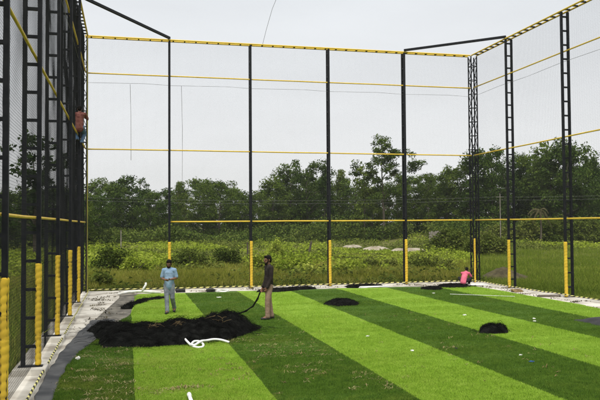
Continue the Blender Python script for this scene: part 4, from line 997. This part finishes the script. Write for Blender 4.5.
    def shirt(b):
        torso(b, 0.013); side = sx.normalized()
        if tail: b.capsule(J['pelvis']-(J['belly']-J['pelvis']).normalized()*0.09, 0.160, J['belly'], 0.150, 0.80, side, 20)
        for S in 'LR':
            a, c, d_ = J['sh'+S], J['el'+S], J['wr'+S]
            if sleeve == 'short': b.capsule(a-V3(0, 0, 0.012), 0.060, a.lerp(c, 0.80), 0.064)
            else: b.capsule(a, 0.068, c, 0.056); b.capsule(c, 0.056, c.lerp(d_, 0.93 if sleeve == 'long' else 0.35), 0.044)
        b.capsule(J['neck']-V3(0, 0, 0.05), 0.070, J['neck']-V3(0, 0, 0.012), 0.064)
    blob('shirt', shirt, M[mats[0]], t, 0.010, 3, 0.45)
    def trousers(b):
        side = (J['hipL']-J['hipR']).normalized()
        b.capsule(J['pelvis']-V3(0, 0, 0.02), 0.150, J['pelvis'].lerp(J['belly'], 0.5), 0.140, 0.78, side, 20)
        for S in 'LR':
            h_, k_, a_ = J['hip'+S], J['kn'+S], J['an'+S]
            b.capsule(h_, 0.100, k_, 0.073); b.capsule(k_, 0.074, a_.lerp(k_, 0.08), 0.063); b.capsule(a_.lerp(k_, 0.14), 0.066, a_.lerp(k_, 0.03), 0.070)
    blob('trousers', trousers, M[mats[1]], t, 0.011, 3, 0.45)
    for S in 'LR':
        def shoe(b, S=S):
            a_, o_ = J['an'+S], J['toe'+S]; d_ = (o_-a_); d_.z = 0; d_.normalize()
            heel = V3(a_.x, a_.y, o_.z)-d_*0.04
            b.capsule(heel, 0.042, o_, 0.044, 0.85, d_.cross(V3(0, 0, 1)), 12); b.capsule(V3(a_.x, a_.y, o_.z+0.02), 0.047, a_, 0.044)
        blob('shoe', shoe, M['shoe'], t, 0.009, 2)
    return t
GZ_ = 0.045    # top of the turf pile
make_person('man in light blue shirt and faded jeans walking, hands together in front',
    dict(head=(0.0, -0.03, 1.535), neck=(0, 0.0, 1.42), chest=(0, 0.0, 1.24), belly=(0, -0.005, 1.07), pelvis=(0, 0.0, 0.93), shL=(0.172, 0.0, 1.35), shR=(-0.172, 0.0, 1.35),
         elL=(0.225, 0.03, 1.09), elR=(-0.235, 0.02, 1.09), wrL=(0.06, -0.235, 1.06), wrR=(-0.07, -0.25, 1.05), palmL=(-0.3, 0.5, 0.6), palmR=(0.3, 0.5, 0.7),
         hipL=(0.085, 0.0, 0.87), hipR=(-0.085, 0.0, 0.87), knL=(0.10, -0.02, 0.48), knR=(-0.05, -0.13, 0.49), anL=(0.11, 0.26, 0.14), anR=(-0.02, -0.22, 0.085), toeL=(0.13, 0.13, 0.05), toeR=(-0.03, -0.37, 0.05)),
    (R_(-8), R_(18)), (1.19, 21.6, GZ_), R_(-14), 0.935, ('shirt_blue', 'jeans'))
make_person('bearded man in dark shirt and khaki trousers standing side-on, pulling a black strand',
    dict(head=(0.0, -0.02, 1.60), neck=(0, 0.01, 1.47), chest=(0, 0.015, 1.28), belly=(0, 0.0, 1.10), pelvis=(0, 0.0, 0.95), shL=(0.185, 0.015, 1.40), shR=(-0.185, 0.015, 1.40),
         elL=(0.215, 0.0, 1.10), elR=(-0.22, 0.02, 1.10), wrL=(0.17, -0.10, 0.87), wrR=(-0.21, -0.09, 0.86), palmL=(-0.8, 0, 0.2), palmR=(0.8, 0, 0.2),
         hipL=(0.085, 0.0, 0.89), hipR=(-0.085, 0.0, 0.89), knL=(0.09, -0.06, 0.48), knR=(-0.09, 0.05, 0.485), anL=(0.09, -0.06, 0.085), anR=(-0.10, 0.12, 0.085), toeL=(0.10, -0.215, 0.045), toeR=(-0.12, -0.03, 0.045)),
    (R_(6), R_(4)), (3.71, 19.4, GZ_), R_(-82), 1.0, ('shirt_dark', 'khaki'), sleeve='long')
make_person('person in bright pink shirt sitting with back turned at the right corner tower',
    dict(head=(-0.12, -0.36, 0.76), neck=(-0.08, -0.24, 0.68), chest=(-0.04, -0.12, 0.53), belly=(0.0, 0.0, 0.37), pelvis=(0.02, 0.04, 0.24), shL=(0.12, -0.18, 0.62), shR=(-0.24, -0.18, 0.62),
         elL=(0.06, -0.40, 0.42), elR=(-0.34, -0.36, 0.40), wrL=(-0.08, -0.58, 0.32), wrR=(-0.26, -0.58, 0.30), palmL=(-1, 0, 0), palmR=(1, 0, 0),
         hipL=(0.12, 0.0, 0.20), hipR=(-0.10, 0.0, 0.20), knL=(0.28, -0.34, 0.34), knR=(-0.34, -0.32, 0.34), anL=(0.10, -0.54, 0.085), anR=(-0.20, -0.54, 0.085), toeL=(0.08, -0.68, 0.045), toeR=(-0.20, -0.68, 0.045)),
    (R_(-10), R_(30)), (13.55, 27.85, 0.06), R_(148), 0.80, ('shirt_pink', 'trouser_black'), sleeve='short', beard=False)
make_person('man in dull red shirt and jeans climbing high on the left ladder post',
    dict(head=(0.0, -0.02, 1.52), neck=(0, 0.03, 1.40), chest=(0, 0.07, 1.21), belly=(0, 0.09, 1.03), pelvis=(0, 0.10, 0.89), shL=(0.19, 0.05, 1.35), shR=(-0.19, 0.05, 1.35),
         elL=(0.27, -0.10, 1.18), elR=(-0.28, -0.10, 1.16), wrL=(0.10, -0.26, 1.06), wrR=(-0.10, -0.26, 1.30), palmL=(-1, 0.2, 0), palmR=(1, 0.2, 0),
         hipL=(0.09, 0.08, 0.84), hipR=(-0.09, 0.08, 0.84), knL=(0.22, -0.19, 0.72), knR=(-0.17, -0.19, 0.63), anL=(0.08, -0.06, 0.42), anR=(-0.07, -0.05, 0.30), toeL=(0.05, -0.20, 0.38), toeR=(-0.05, -0.19, 0.26)),
    (R_(0), R_(10)), (-1.50, 24.36, 5.05), R_(180), 0.86, ('shirt_red', 'jeans_dark'), sleeve='short', beard=False)
